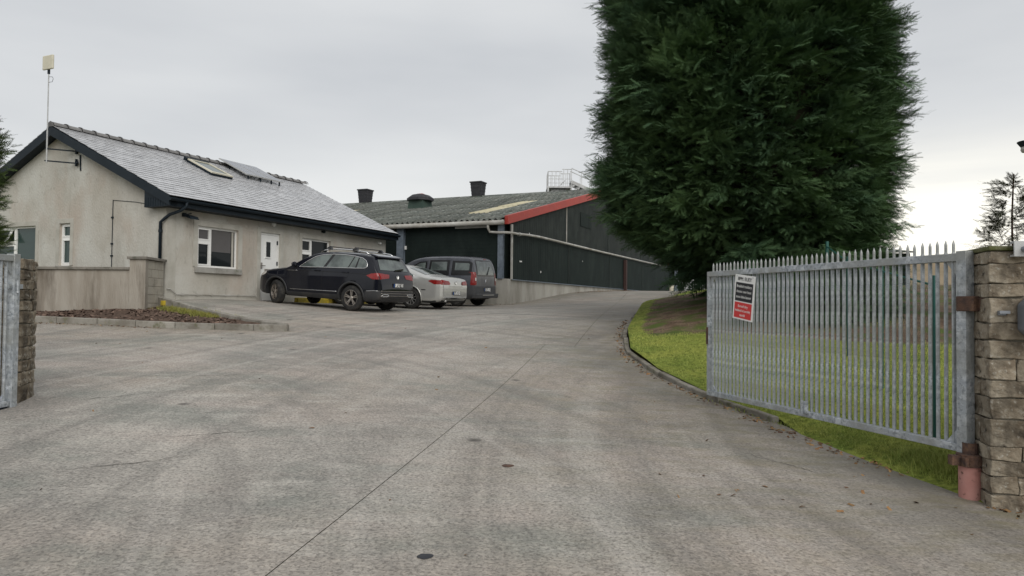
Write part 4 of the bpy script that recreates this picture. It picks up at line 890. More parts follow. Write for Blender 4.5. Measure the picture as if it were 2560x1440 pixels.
# fittings on the big pillar
RP = Matrix.Translation(rp_loc) @ Matrix.Rotation(R(-12.4), 4, 'Z')
bx = root('wall_bracket', 'small white metal bracket box at the top of the large stone pillar', 'bracket', RP @ Vector((.15, -.025, 2.0)), R(-12.4))
MB().box(-.035, .10, -.075, -.06, .0, .115).box(-.035, .10, -.06, .0, .100, .115).box(-.035, .10, -.06, .0, .0, .015).build('box', M['white_steel'], bx); MB().tube([(.02, -.05, .055), (.05, -.13, .055)], .022, 8).build('tube', M['grey_metal'], bx)
lt = root('latch_plate', 'small rusty latch plate projecting from the pillar front', 'latch', RP @ Vector((.03, -.015, 1.57)), R(-12.4))
MB().box(.0, .07, -.05, .0, .0, .022).box(.0, .05, -.03, .0, -.012, .0).build('plate', M['grey_metal'], lt)
mbx = root('post_box', 'grey metal box with rounded corner on the pillar at the right edge', 'box', RP @ Vector((.16, -.02, 1.40)), R(-12.4))
MB().prism([(0, .05), (.05, 0), (.4, 0), (.4, .30), (.06, .30), (0, .24)], 'y', -.16, .0).build('body', M['grey_metal'], mbx, bevel=.015); MB().box(.06, .38, -.172, -.161, .2, .25).build('flap', M['grey_metal'], mbx)
# lamp just inside the right edge
lp = root('street_lamp', 'dark lamp head on a post behind the pillar, cut by the right edge', 'lamp', (5.06, 6.9, .2))
MB().tube([(0, 0, -.2), (0, 0, 3.0)], [.05, .04], 10).tube([(0, 0, 2.95), (-.05, 0, 3.05), (-.17, -.1, 3.08)], .022, 8).build('pole', M['black_trim'], lp)
MB().lathe([(.0, 2.90), (.055, 2.90), (.065, 2.92), (.062, 2.946)], 16, 'z', (-.17, -.1, 0)).build('lens', M['pvc_grey'], lp); MB().lathe([(.062, 2.947), (.095, 2.995), (.09, 3.0), (.0, 3.01)], 16, 'z', (-.17, -.1, 0)).build('hood', M['black_trim'], lp)

# ------------------------------------------------------------------ green mesh fence beside the lawn
fence = root('mesh_fence', 'green posts and wire mesh fence beside the lawn behind the gate', 'fence', (3.95, 6.55, 0))
fd = Vector((.2785, .9605, 0)); fp = []
for i in range(4):
    p = fd*(.36+2.42*i); wz = ZL(3.95+p.x, 6.55+p.y); fp.append((p, wz))
    MB().box(-.024, .024, -.024, .024, -.3, 1.60).build('post', M['fence_green'], fence, loc=(p.x, p.y, wz), bevel=.004)
for (a, za), (b, zb) in zip(fp[:-1], fp[1:]):
    MB().tube([(a.x, a.y, za+1.5), (b.x, b.y, zb+1.5)], .012, 6).build('top_rail', M['fence_green'], fence)
    mb = MB(); n = 36; Hh = 1.42; L_ = 2.42
    for k in range(-22, n):
        for sg in (1, -1):
            s0_ = k*.07; pts = []
            for t in (0, 1):
                u = s0_+Hh*t; hh = Hh*t
                pts.append((u, hh))
            (ua, ha), (ub, hb) = pts
            if ub < 0 or ua > L_: continue
            if ua < 0: ha += -ua; ua = 0
            if ub > L_: hb -= ub-L_; ub = L_
            if sg < 0: ha, hb = Hh-ha, Hh-hb
            A = a.lerp(b, ua/L_); B = a.lerp(b, ub/L_); z_a = za+(zb-za)*ua/L_+.06+ha; z_b = za+(zb-za)*ub/L_+.06+hb
            mb.tube([(A.x, A.y, z_a), (B.x, B.y, z_b)], .0011, 3, cap=False)
    tag(mb.build('wire_mesh', M['wire_green'], fence, recalc=False), kind='stuff')

# ------------------------------------------------------------------ cars
def interp(pts, x):
    return float(np.interp(x, [p[0] for p in pts], [p[1] for p in pts]))
def smooth_pts(pts, n=6):
    """monotone resample of a profile by Catmull-Rom"""
    P = [pts[0]]+list(pts)+[pts[-1]]; out = []
    for i in range(1, len(P)-2):
        for k in range(n):
            t = k/n; o = []
            for c in (0, 1):
                p0, p1, p2, p3 = P[i-1][c], P[i][c], P[i+1][c], P[i+2][c]
                m1, m2 = (p2-p0)*.35, (p3-p1)*.35
                o.append((2*t**3-3*t*t+1)*p1+(t**3-2*t*t+t)*m1+(-2*t**3+3*t*t)*p2+(t**3-t*t)*m2)
            out.append(tuple(o))
    out.append(pts[-1]); return out
class Car:
    def __init__(s, name, label, S):
        s.S = S; s.r = root(name, label, 'car'); s.body()
    def half(s, x, z):
        S = s.S; w = interp(S['plan'], x)*S['W']/2; bz = interp(S['belt'], x)
        sillz = S['sill']
        if z < sillz+.25: w *= 1-.06*((sillz+.25-z)/.25)**2
        if z > bz: w *= 1-S['tumble']*(z-bz)
        elif z > bz-.12: w *= 1-.0
        w -= .012*max(0, 1-abs(z-(bz-.10))/.1)*0
        sh = interp(S['belt'], x)-.22
        if z < bz and z > sh: w -= .018*(z-sh)/(bz-sh)
        return w-(.018 if z >= bz else 0)
    def body(s):
        S = s.S; top = smooth_pts(S['top'], 5); xs = [p[0] for p in top]
        extra = [x for x in np.linspace(.02, S['L']-.02, 44)]
        xs = sorted(set([round(x, 4) for x in xs+extra if 0 <= x <= S['L']]))
        NS, NT = 14, 14; rings = []
        for x in xs:
            zt = interp(top, x); zb = interp(S['bot'], x); rr = min(interp(S['rtop'], x), (zt-zb)*.45); p = S.get('p', 3.2); pts = []
            pts.append((0, zb)); pts.append((s.half(x, zb)*.85, zb))
            zs = np.linspace(zb+.015, zt-rr, NS)
            for z_ in zs: pts.append((s.half(x, z_)*(.955 if z_ < zb+.03 else 1), z_))
            wt = s.half(x, zt-rr)
            for k in range(1, NT+1):
                a = math.pi/2*k/NT; cy = max(math.cos(a), 0)**(2/p); sz = math.sin(a)**(2/p); yy = wt*cy
                pts.append((yy, zt-rr+rr*sz*(1-.0)-S.get('crown', .03)*(yy/max(wt, .01))**2*(k/NT)))
            rings.append((x, pts))
        m = len(rings[0][1]); V = []; F = []
        for x, pts in rings:
            for y, z_ in pts: V.append((x, y, z_))
            for y, z_ in pts: V.append((x, -y, z_))
        q = 2*m
        for i in range(len(rings)-1):
            for k in range(m-1):
                F.append((i*q+k, i*q+k+1, (i+1)*q+k+1, (i+1)*q+k)); F.append((i*q+m+k, (i+1)*q+m+k, (i+1)*q+m+k+1, i*q+m+k+1))
        for i in (0, len(rings)-1): F.append(tuple(i*q+k for k in range(m))+tuple(i*q+m+k for k in range(m-2, 0, -1)))
        bm = bmesh.new(); bv = [bm.verts.new(v) for v in V]
        for f in F:
            try: bm.faces.new([bv[i] for i in dict.fromkeys(f)])
            except Exception: pass
        bmesh.ops.remove_doubles(bm, verts=bm.verts, dist=.0008); bmesh.ops.recalc_face_normals(bm, faces=bm.faces)
        for f in bm.faces: f.smooth = True
        s.bvh = BVHTree.FromBMesh(bm)
        me = bpy.data.meshes.new('body'); bm.to_mesh(me); bm.free(); me.materials.append(M[S['paint']]); me.materials.append(M['plastic'])
        ob = link('body', me, None)
        mb = MB()
        for xw in S['axles']:
            mb.lathe([(.001, -1.2), (S['arch'], -1.2), (S['arch'], 1.2), (.001, 1.2)], 40, 'y', (xw, 0, S['R']))
        cme = mb.mesh('cut', M['plastic']); co = bpy.data.objects.new('cut', cme); COL.objects.link(co)
        md = ob.modifiers.new('b', 'BOOLEAN'); md.object = co; md.operation = 'DIFFERENCE'; md.solver = 'EXACT'
        dg = bpy.context.evaluated_depsgraph_get(); nm = bpy.data.meshes.new_from_object(ob.evaluated_get(dg))
        ob.modifiers.clear(); ob.data = nm; nm.name = 'body'; bpy.data.objects.remove(co)
        mid = len(nm.materials)
        for pg in nm.polygons:
            c = pg.center
            for xw in S['axles']:
                if (c.x-xw)**2+(c.z-S['R'])**2 < (S['arch']+.004)**2: pg.material_index = 1; pg.use_smooth = False
            if pg.normal.z < -.7 and c.z < S['sill']+.1: pg.material_index = 1
        ob.parent = s.r; s.ob = ob
        mb = MB().box(S['axles'][0]-.55, S['axles'][1]+.55, -.60, .60, S['sill']+.02, S['sill']+.32); mb.build('underbody', M['plastic'], s.r)
    def hit(s, a, b, axis):
        """project point (a,b) on the body: axis 'y+' side (a=x,b=z); 'x-' rear (a=y,b=z); 'x+' front; 'z' top (a=x,b=y)"""
        o, d = {'y+': (Vector((a, 3, b)), Vector((0, -1, 0))), 'y-': (Vector((a, -3, b)), Vector((0, 1, 0))), 'x-': (Vector((-3, a, b)), Vector((1, 0, 0))), 'x+': (Vector((9, a, b)), Vector((-1, 0, 0))), 'z': (Vector((a, b, 4)), Vector((0, 0, -1)))}[axis]
        h = s.bvh.ray_cast(o, d); return (h[0], h[1]) if h[0] is not None else (None, None)
    def decal(s, name, poly, axis, material, off=.006, step=.06, parent=None, thick=0):
        bm = bmesh.new(); f = bm.faces.new([bm.verts.new((a, b, 0)) for a, b in poly]); bmesh.ops.triangulate(bm, faces=[f])
        for ax in (0, 1):
            lo_ = min(p[ax] for p in poly); hi_ = max(p[ax] for p in poly); t = lo_+step
            while t < hi_:
                bmesh.ops.bisect_plane(bm, geom=bm.verts[:]+bm.edges[:]+bm.faces[:], plane_co=(t, 0, 0) if ax == 0 else (0, t, 0), plane_no=(1, 0, 0) if ax == 0 else (0, 1, 0)); t += step
        bad = []
        for v in bm.verts:
            h, n = s.hit(v.co.x, v.co.y, axis)
            if h is None: bad.append(v)
            else: v.co = h+n*off
        if bad: bmesh.ops.delete(bm, geom=bad, context='VERTS')
        for f in bm.faces: f.smooth = True
        bmesh.ops.recalc_face_normals(bm, faces=bm.faces)
        me = bpy.data.meshes.new(name); bm.to_mesh(me); bm.free(); me.materials.append(material if not isinstance(material, str) else M[material])
        return link(name, me, parent or s.r)
    def line(s, name, pts, axis, r, material, closed=False, off=.0, n=5, dens=.05, parent=None):
        P = []; L_ = list(pts)+([pts[0]] if closed else [])
        for a, b in zip(L_[:-1], L_[1:]):
            k = max(1, int(math.hypot(b[0]-a[0], b[1]-a[1])/dens))
            for i in range(k): t = i/k; P.append((a[0]+(b[0]-a[0])*t, a[1]+(b[1]-a[1])*t))
        if not closed: P.append(L_[-1])
        Q = []
        for a, b in P:
            h, nn = s.hit(a, b, axis)
            if h is not None: Q.append(h+nn*off)
        if len(Q) < 2: return None
        return MB().tube(Q, r, n, closed=closed).build(name, M[material], parent or s.r, True)
    def wheels(s, rimfn, steer=0):
        S = s.S; Rr = S['R']; w = .11
        for xw in S['axles']:
            for sg in (1, -1):
                prof = [(Rr*.64, -w), (Rr*.80, -w*1.05), (Rr*.95, -w*.9), (Rr, -w*.55), (Rr, w*.55), (Rr*.95, w*.9), (Rr*.80, w*1.05), (Rr*.64, w)]
                mb = MB().lathe(prof, 40, 'y')
                t = mb.build('wheel', M['tyre'], s.r, True, loc=(xw, sg*(S['W']/2-.115), Rr))
                if sg < 0: t.rotation_euler.z = math.pi
                if xw > 2 and steer: t.rotation_euler.z += steer
                rimfn(t, Rr*.66, w)
                MB().lathe([(.0, -.02), (Rr*.645, -.02), (Rr*.645, -.04)], 24, 'y').build('brake_disc', M['gloss_black'], t)
    def place(s, p, heading):
        """p = ground contact of the rear left wheel; heading = world direction of travel; tilt to the ground"""
        S = s.S; h = Vector((heading[0], heading[1], 0)).normalized(); l = Vector((-h.y, h.x, 0)); tw = S['W']/2-.115
        def g(a, b): q = Vector((p[0], p[1], 0))+h*a-l*b; return Vector((q.x, q.y, Z(q.x, q.y)))
        wb = S['axles'][1]-S['axles'][0]; A, B, C = g(0, 0), g(wb, 0), g(0, 2*tw); D = g(wb, 2*tw)
        fwd = ((B+D)/2-(A+C)/2).normalized(); lf = ((A+B)/2-(C+D)/2); lf = (lf-fwd*lf.dot(fwd)).normalized(); up = fwd.cross(lf)
        mid = (A+B+C+D)/4; Rm = Matrix((fwd, lf, up)).transposed().to_4x4()
        s.r.matrix_world = Matrix.Translation(mid) @ Rm @ Matrix.Translation((-(S['axles'][0]+S['axles'][1])/2, 0, 0))
def rim_spokes(n, double, material, back, wid=.045, hub=.06):
    def fn(t, r, w):
        mb = MB().lathe([(r, w*.2), (r*1.01, w*.95), (r*.93, w*.98), (r*.90, w*.5), (r*.9, w*.2)], 36, 'y', mi=0)
        for k in range(n):
            for off in ((-1, 1) if double else (0,)):
                a = 2*math.pi*k/n+math.pi/2; ao = a+off*.13
                c, s_ = math.cos(ao), math.sin(ao); ci, si = math.cos(a+off*.22), math.sin(a+off*.22)
                p0 = Vector((ci*hub*.7, 0, si*hub*.7)); p1 = Vector((c*r*.93, 0, s_*r*.93)); sd_ = Vector((-s_, 0, c))*wid/2; y0, y1 = w*.62, w*.86
                mb.hexa([p0-sd_+Vector((0, y0, 0)), p0+sd_+Vector((0, y0, 0)), p1+sd_*.8+Vector((0, y0, 0)), p1-sd_*.8+Vector((0, y0, 0)), p0-sd_*.8+Vector((0, y1-.012, 0)), p0+sd_*.8+Vector((0, y1-.012, 0)), p1+sd_*.6+Vector((0, y1, 0)), p1-sd_*.6+Vector((0, y1, 0))])
        mb.lathe([(0, w*.9), (hub*.8, w*.88), (hub, w*.8), (hub, w*.4)], 16, 'y')
        mb.build('rim', M[material], t); MB().lathe([(0, w*.15), (r*.99, w*.15)], 30, 'y').build('rim_barrel', M[back], t)
    return fn
def rect(a0, a1, b0, b1): return [(a0, b0), (a1, b0), (a1, b1), (a0, b1)]
def plate(car, y, z, text, w=.5, h=.11, depth=.012, tilt=0, letters='white_print'):
    hp, n = car.hit(y, z, 'x-'); x = hp.x-depth
    P = MB().box(x-.012, x, y-w/2, y+w/2, z-h/2, z+h/2).build('number_plate', M['plate_dark'], car.r)
    MB().box(x-.0135, x-.0125, y+w/2-.05, y+w/2-.004, z-h/2+.006, z+h/2-.006).build('blue_band', M['plate_blue'], P)
    o = link('lettering', text_mesh('lettering', text, h*1.2, M[letters], bold=.006), P); LM = Matrix.Translation((x-.0145, y-.03, z)) @ Matrix(((0, 0, -1, 0), (-1, 0, 0, 0), (0, 1, 0, 0), (0, 0, 0, 1)))
    dx = o.data.vertices and (max(v.co.x for v in o.data.vertices)-min(v.co.x for v in o.data.vertices)) or 1
    o.matrix_local = LM @ Matrix.Diagonal((min(1.25, (w-.10)/dx), 1, 1, 1)); return P
def badge(car, z, r=.055, kind=0):
    hp, n = car.hit(0, z, 'x-'); x = hp.x-.012; mb = MB()
    if kind == 0:
        mb.tube([(x, r*math.cos(a), z+r*math.sin(a)) for a in np.linspace(0, 2*math.pi, 20, endpoint=False)], .008, 5, closed=True)
        for pts in ([(-.5, .8), (0, .0), (.5, .8)], [(-.85, .3), (-.42, -.75), (0, -.05), (.42, -.75), (.85, .3)]): mb.tube([(x, -a*r, z+b*r) for a, b in pts], .006, 4)
    else:
        for dz in (.02, -.03): mb.tube([(x, -r, z+dz-.035), (x, 0, z+dz+.025), (x, r, z+dz-.035)], .010, 4)
    mb.build('badge', M['chrome'], car.r)
def mirror(car, x, z, mname):
    for sg in (1, -1):
        hp, n = car.hit(x, z, 'y+' if sg > 0 else 'y-'); y = abs(hp.y)
        bm = bmesh.new(); bmesh.ops.create_icosphere(bm, subdivisions=2, radius=1)
        for v in bm.verts: v.co = Vector((v.co.x*.07*(1 if v.co.x > 0 else .45)+x, sg*(y+.13)+v.co.y*.12, z+.06+v.co.z*.075))
        for f in bm.faces: f.smooth = True
        me = bpy.data.meshes.new('mirror'); bm.to_mesh(me); bm.free(); me.materials.append(M[mname]); o = link('mirror', me, car.r)
        MB().bar((x+.02, sg*(y-.02), z), (x+.02, sg*(y+.08), z+.03), .05, .03).build('mirror_arm', M['plastic'], o)
def arch_trim(car, material='plastic', w=.06, span=(-28, 208)):
    S = car.S
    for xw in S['axles']:
        for ax in ('y+', 'y-'):
            n = 26; A = [R(span[0]+(span[1]-span[0])*k/n) for k in range(n+1)]
            poly_in = [(xw+(S['arch']+.001)*math.cos(a), S['R']+(S['arch']+.001)*math.sin(a)) for a in A]; poly_out = [(xw+(S['arch']+w)*math.cos(a), S['R']+(S['arch']+w)*math.sin(a)) for a in A]
            V = []; F = []; ok = True
            for (pi, po) in zip(poly_in, poly_out):
                for q in (pi, po):
                    h, nn = car.hit(q[0], max(q[1], S['sill']+.02), ax); V.append((h+Vector((0, (.012 if ax == 'y+' else -.012), 0))) if h else Vector((q[0], S['W']/2*(1 if ax == 'y+' else -1), q[1])))
            F = [(2*i, 2*i+1, 2*i+3, 2*i+2) for i in range(n)]
            o = MB().add(V, F).build('wheel_arch', M[material], car.r, True)
            sl = o.modifiers.new('solid', 'SOLIDIFY'); sl.thickness = .02; sl.offset = 0

HEAD = (-math.sin(HA), math.cos(HA))
# --- black SUV
suv = Car('suv_car', 'dirty black SUV with roof bars parked nose to the bungalow', dict(L=4.49, W=1.84, R=.352, arch=.405, axles=(.93, 3.61), sill=.26, tumble=.40, p=3.4, crown=.035, paint='paint_dark',
    top=[(0, .66), (.015, .80), (.05, .98), (.10, 1.10), (.17, 1.20), (.28, 1.38), (.36, 1.50), (.44, 1.575), (.7, 1.61), (1.3, 1.635), (1.9, 1.63), (2.35, 1.575), (2.75, 1.40), (3.05, 1.23), (3.28, 1.13), (3.6, 1.09), (4.0, 1.03), (4.28, .94), (4.40, .82), (4.47, .66), (4.49, .56)],
    bot=[(0, .44), (.10, .31), (.3, .27), (4.0, .26), (4.3, .28), (4.49, .38)], plan=[(0, .84), (.03, .88), (.08, .925), (.2, .965), (.5, .99), (1.0, 1), (3.6, 1), (3.95, .965), (4.2, .89), (4.38, .78), (4.49, .64)],
    belt=[(0, 1.16), (.5, 1.19), (2.8, 1.10), (3.3, 1.07), (4.49, .9)], rtop=[(0, .08), (.1, .10), (.3, .14), (.6, .13), (2.4, .13), (3.2, .12), (3.6, .16), (4.49, .14)]))
gl = [(2.80, 1.115), (2.56, 1.29), (2.30, 1.435), (2.05, 1.50), (1.7, 1.532), (1.3, 1.535), (.95, 1.51), (.68, 1.465), (.55, 1.40), (.48, 1.30), (.475, 1.23), (.52, 1.195), (.8, 1.178), (1.5, 1.158)]
for ax in ('y+', 'y-'):
    base = suv.decal('window_surround', gl, ax, 'gloss_black', .004)
    suv.line('window_trim', gl, ax, .0125, 'chrome', True, .006)
    for pn in ([(2.74, 1.125), (2.54, 1.275), (2.29, 1.42), (2.04, 1.485), (1.74, 1.515), (1.94, 1.155)], [(1.84, 1.16), (1.64, 1.52), (1.3, 1.52), (.98, 1.495), (1.10, 1.175)], [(1.06, 1.177), (.94, 1.492), (.82, 1.48), (.86, 1.185)], [(.80, 1.19), (.78, 1.47), (.68, 1.445), (.565, 1.385), (.505, 1.295), (.50, 1.235), (.54, 1.21)]): suv.decal('window', pn, ax, 'car_glass', .008, parent=base)
    suv.line('swage_line', [(3.2, 1.0), (2.6, 1.02), (1.5, 1.035), (.35, 1.03)], ax, .007, 'gloss_black', off=-.002); suv.line('badge_strip', [(3.22, 1.0), (2.85, 1.008)], ax, .007, 'chrome', off=.004)
    suv.line('sill_trim', [(3.10, .47), (1.42, .50)], ax, .009, 'chrome', off=.004)
    suv.decal('sill_cladding', [(3.14, .28), (3.14, .40), (1.38, .42), (1.38, .28)], ax, 'plastic', .012)
    for dr in ([(3.08, 1.08), (3.12, .8), (3.12, .30)], [(1.93, 1.12), (1.96, .8), (1.96, .30)], [(.98, 1.17), (1.03, 1.0), (1.18, .82), (1.36, .62), (1.40, .45)]): suv.line('door_seam', dr, ax, .005, 'gloss_black', off=-.002)
    for x in (2.13, 1.16): hp, n = suv.hit(x, 1.045, ax); MB().bar(hp+n*.02+Vector((.1, 0, 0)), hp+n*.02-Vector((.1, 0, 0)), .03, .035).build('door_handle', M['paint_dark'], suv.r, bevel=.008)
    suv.decal('tail_light', [(.46, 1.0), (.30, 1.065), (.10, 1.075), (.09, .93), (.25, .90)], ax, 'lamp_red', .008, .04)
    suv.decal('headlight', [(4.02, .93), (4.30, .86), (4.36, .80), (4.2, .80), (4.05, .86)], ax, 'lamp_clear', .006, .04)
    suv.line('fuel_flap', [(.66+.1*math.cos(a), .93+.1*math.sin(a)) for a in np.linspace(0, 2*math.pi, 18, endpoint=False)], ax, .003, 'gloss_black', True) if ax == 'y-' else None
    suv.decal('bumper_cladding', [(.48, .30), (.48, .56), (.04, .62), (.02, .46), (.12, .34)], ax, 'plastic', .008); suv.line('bumper_trim', [(.46, .575), (.2, .60), (.06, .60)], ax, .008, 'chrome', off=.005)
rw_ = suv.decal('rear_window', [(-.60, 1.455), (-.70, 1.17), (.70, 1.17), (.60, 1.455), (.3, 1.475), (-.3, 1.475)], 'x-', 'car_glass', .008)
for sg in (1, -1): suv.decal('tail_light', [(sg*.88, 1.08), (sg*.38, 1.055), (sg*.42, .955), (sg*.88, .91)], 'x-', 'lamp_red', .009, .04)
suv.decal('windscreen', [(-.60, 1.545), (-.72, 1.20), (.72, 1.20), (.60, 1.545)], 'x+', 'car_glass', .006); suv.decal('grille', rect(-.55, .55, .68, .84), 'x+', 'gloss_black', .006)
suv.decal('bumper_cladding', [(-.86, .36), (-.86, .60), (.86, .60), (.86, .36)], 'x-', 'plastic', .009)
for z_ in (.60, .535, .47): suv.line('bumper_trim', [(-.80, z_), (.80, z_)], 'x-', .007, 'alloy', off=.012)
for sg in (1, -1): suv.line('exhaust_trim', [(sg*.80, .45), (sg*.74, .51), (sg*.46, .51), (sg*.52, .45)], 'x-', .011, 'chrome', True, .016)
# spoiler, wiper
MB().hexa([(.30, -.62, 1.515), (.30, .62, 1.515), (.56, .66, 1.575), (.56, -.66, 1.575), (.31, -.60, 1.555), (.31, .60, 1.555), (.58, .62, 1.615), (.58, -.62, 1.615)]).build('spoiler', M['paint_dark'], suv.r, bevel=.012)
hp, n = suv.hit(.02, 1.175, 'x-'); MB().bar(hp+Vector((-.02, 0, .0)), hp+Vector((-.015, -.42, .05)), .02, .045).build('wiper', M['gloss_black'], suv.r)
suv.line('tailgate_seam', [(-.80, .70), (-.78, 1.0)], 'x-', .004, 'gloss_black'); plate(suv, 0, .765, '0P.X.641'); badge(suv, .985); mirror(suv, 2.86, 1.12, 'paint_dark')
arch_trim(suv, 'plastic', .055)
for sg in (1, -1):
    y = .60*sg; MB().tube([(.62, y, 1.585), (.74, y*1.0, 1.645), (1.2, y, 1.685), (1.75, y*1.0, 1.685), (2.15, y, 1.635), (2.28, y, 1.575)], .018, 8).build('roof_rail', M['chrome'], suv.r, True)
for x in (1.08, 1.98):
    b_ = MB().box(x-.03, x+.03, -.62, .62, 1.735, 1.762).build('roof_bar', M['gloss_black'], suv.r, bevel=.008)
    for sg in (1, -1): MB().hexa([(x-.09, sg*.56, 1.675), (x+.09, sg*.56, 1.675), (x+.09, sg*.66, 1.675), (x-.09, sg*.66, 1.675), (x-.04, sg*.56, 1.74), (x+.04, sg*.56, 1.74), (x+.04, sg*.64, 1.74), (x-.04, sg*.64, 1.74)]).build('bar_foot', M['gloss_black'], b_)
suv.wheels(rim_spokes(5, True, 'alloy', 'gloss_black', .035, .055), R(-24)); suv.place((-4.42, 19.95), HEAD)
# --- silver saloon
sal = Car('saloon_car', 'silver saloon with sloping rear window parked between the SUV and the van', dict(L=4.80, W=1.855, R=.335, arch=.375, axles=(1.12, 3.83), sill=.20, tumble=.52, p=2.9, crown=.03, paint='paint_silver',
    top=[(0, .62), (.01, .78), (.04, .93), (.09, 1.015), (.16, 1.035), (.40, 1.06), (.62, 1.085), (.95, 1.18), (1.3, 1.29), (1.65, 1.375), (2.1, 1.42), (2.55, 1.40), (2.95, 1.29), (3.35, 1.10), (3.55, 1.0), (4.0, .93), (4.4, .82), (4.65, .70), (4.78, .56), (4.80, .5)],
    bot=[(0, .36), (.12, .25), (.4, .20), (4.4, .19), (4.7, .24), (4.8, .34)], plan=[(0, .80), (.03, .85), (.10, .90), (.25, .945), (.6, .985), (1.1, 1), (3.8, 1), (4.2, .95), (4.55, .82), (4.72, .68), (4.8, .56)],
    belt=[(0, .98), (1.0, .985), (3.2, .93), (4.8, .8)], rtop=[(0, .09), (.15, .10), (.6, .12), (1.2, .16), (2.4, .14), (3.3, .12), (3.8, .16), (4.8, .14)]))
gl = [(3.25, .95), (2.95, 1.12), (2.65, 1.255), (2.3, 1.315), (1.95, 1.315), (1.6, 1.255), (1.25, 1.15), (1.08, 1.07), (1.03, 1.01), (1.10, .985), (2.0, .97)]
for ax in ('y+', 'y-'):
    base = sal.decal('window_surround', gl, ax, 'privacy_glass', .004); sal.line('window_trim', gl, ax, .011, 'chrome', True, .006)
    for pn in ([(1.98, .98), (1.98, 1.305), (1.62, 1.245), (1.52, 1.22), (1.58, .985)], [(1.50, .99), (1.47, 1.205), (1.27, 1.14), (1.11, 1.06), (1.07, 1.01), (1.13, .995)], [(3.12, .965), (2.9, 1.125), (2.62, 1.24), (2.3, 1.30), (2.05, 1.305), (2.06, .98)]): sal.decal('window', pn, ax, 'car_glass', .008, parent=base)
    sal.decal('tail_light', [(.52, .895), (.40, .93), (.08, .925), (.06, .80), (.30, .795)], ax, 'lamp_red', .008, .04)
    for dr in ([(1.98, .95), (2.0, .6), (2.0, .26)], [(1.16, .99), (1.22, .85), (1.42, .66), (1.52, .42)], [(3.2, .92), (3.24, .6), (3.24, .26)]): sal.line('door_seam', dr, ax, .004, 'gloss_black', off=-.002)
    for x in (2.15, 1.38): hp, n = sal.hit(x, .86, ax); MB().bar(hp+n*.018+Vector((.1, 0, 0)), hp+n*.018-Vector((.1, 0, 0)), .03, .03).build('door_handle', M['paint_silver'], sal.r, bevel=.008)
    sal.decal('headlight', [(4.3, .76), (4.6, .68), (4.62, .60), (4.4, .64)], ax, 'lamp_clear', .006, .04)
    sal.decal('marker_strip', rect(.58, .74, .60, .625), ax, 'gloss_black', .006); sal.line('swage_line', [(.5, .78), (1.6, .80), (3.6, .78)], ax, .004, 'alloy', off=-.002)
sal.decal('rear_window', [(1.42, -.56), (.74, -.68), (.74, .68), (1.42, .56)], 'z', 'car_glass', .008)
for sg in (1, -1): sal.decal('tail_light', [(sg*.82, .94), (sg*.42, .90), (sg*.36, .82), (sg*.42, .79), (sg*.82, .79)], 'x-', 'lamp_red', .009, .04)
sal.decal('windscreen', [(-.58, 1.36), (-.70, 1.05), (.70, 1.05), (.58, 1.36)], 'x+', 'car_glass', .006); sal.decal('grille', rect(-.5, .5, .5, .6), 'x+', 'gloss_black', .006)
sal.line('boot_seam', [(-.46, .93), (-.40, .74), (.40, .74), (.46, .93)], 'x-', .004, 'gloss_black'); sal.line('bumper_crease', [(-.80, .66), (.80, .66)], 'x-', .007, 'paint_silver', off=.002)
sal.line('bumper_trim', [(-.76, .40), (.76, .40)], 'x-', .009, 'chrome', off=.003); sal.decal('bumper_cladding', [(-.70, .345), (-.60, .385), (.60, .385), (.70, .345), (.5, .33), (-.5, .33)], 'x-', 'plastic', .006)
MB().tube([(.06, .50, .28), (.3, .50, .28)], .04, 12).build('exhaust', M['chrome'], sal.r, True)
plate(sal, -.02, .53, 'A.0G1E2'); badge(sal, .855, .05); mirror(sal, 3.05, .95, 'paint_silver')
arch_trim(sal, 'paint_silver', .03)
sal.wheels(rim_spokes(10, False, 'alloy_bright', 'gloss_black', .03, .05)); sal.place((-3.17, 22.85), HEAD)
# --- grey van
van = Car('people_carrier', 'dark grey boxy people carrier parked nearest the barn corner', dict(L=4.38, W=1.81, R=.315, arch=.36, axles=(.72, 3.45), sill=.24, tumble=.16, p=3.6, crown=.03, paint='paint_grey',
    top=[(0, .70), (.01, 1.0), (.03, 1.25), (.09, 1.52), (.17, 1.70), (.27, 1.765), (.8, 1.80), (1.5, 1.805), (2.1, 1.785), (2.5, 1.71), (2.85, 1.55), (3.2, 1.30), (3.42, 1.16), (3.7, 1.09), (4.0, 1.02), (4.22, .90), (4.34, .72), (4.38, .55)],
    bot=[(0, .40), (.1, .30), (.3, .25), (4.1, .24), (4.38, .36)], plan=[(0, .90), (.02, .93), (.06, .96), (.15, .985), (.5, 1), (3.3, 1), (3.7, .97), (4.0, .90), (4.25, .76), (4.38, .6)],
    belt=[(0, 1.10), (2.6, 1.08), (3.3, 1.04), (4.38, .9)], rtop=[(0, .08), (.1, .10), (.3, .15), (2.3, .15), (3.0, .12), (3.6, .16), (4.38, .14)]))
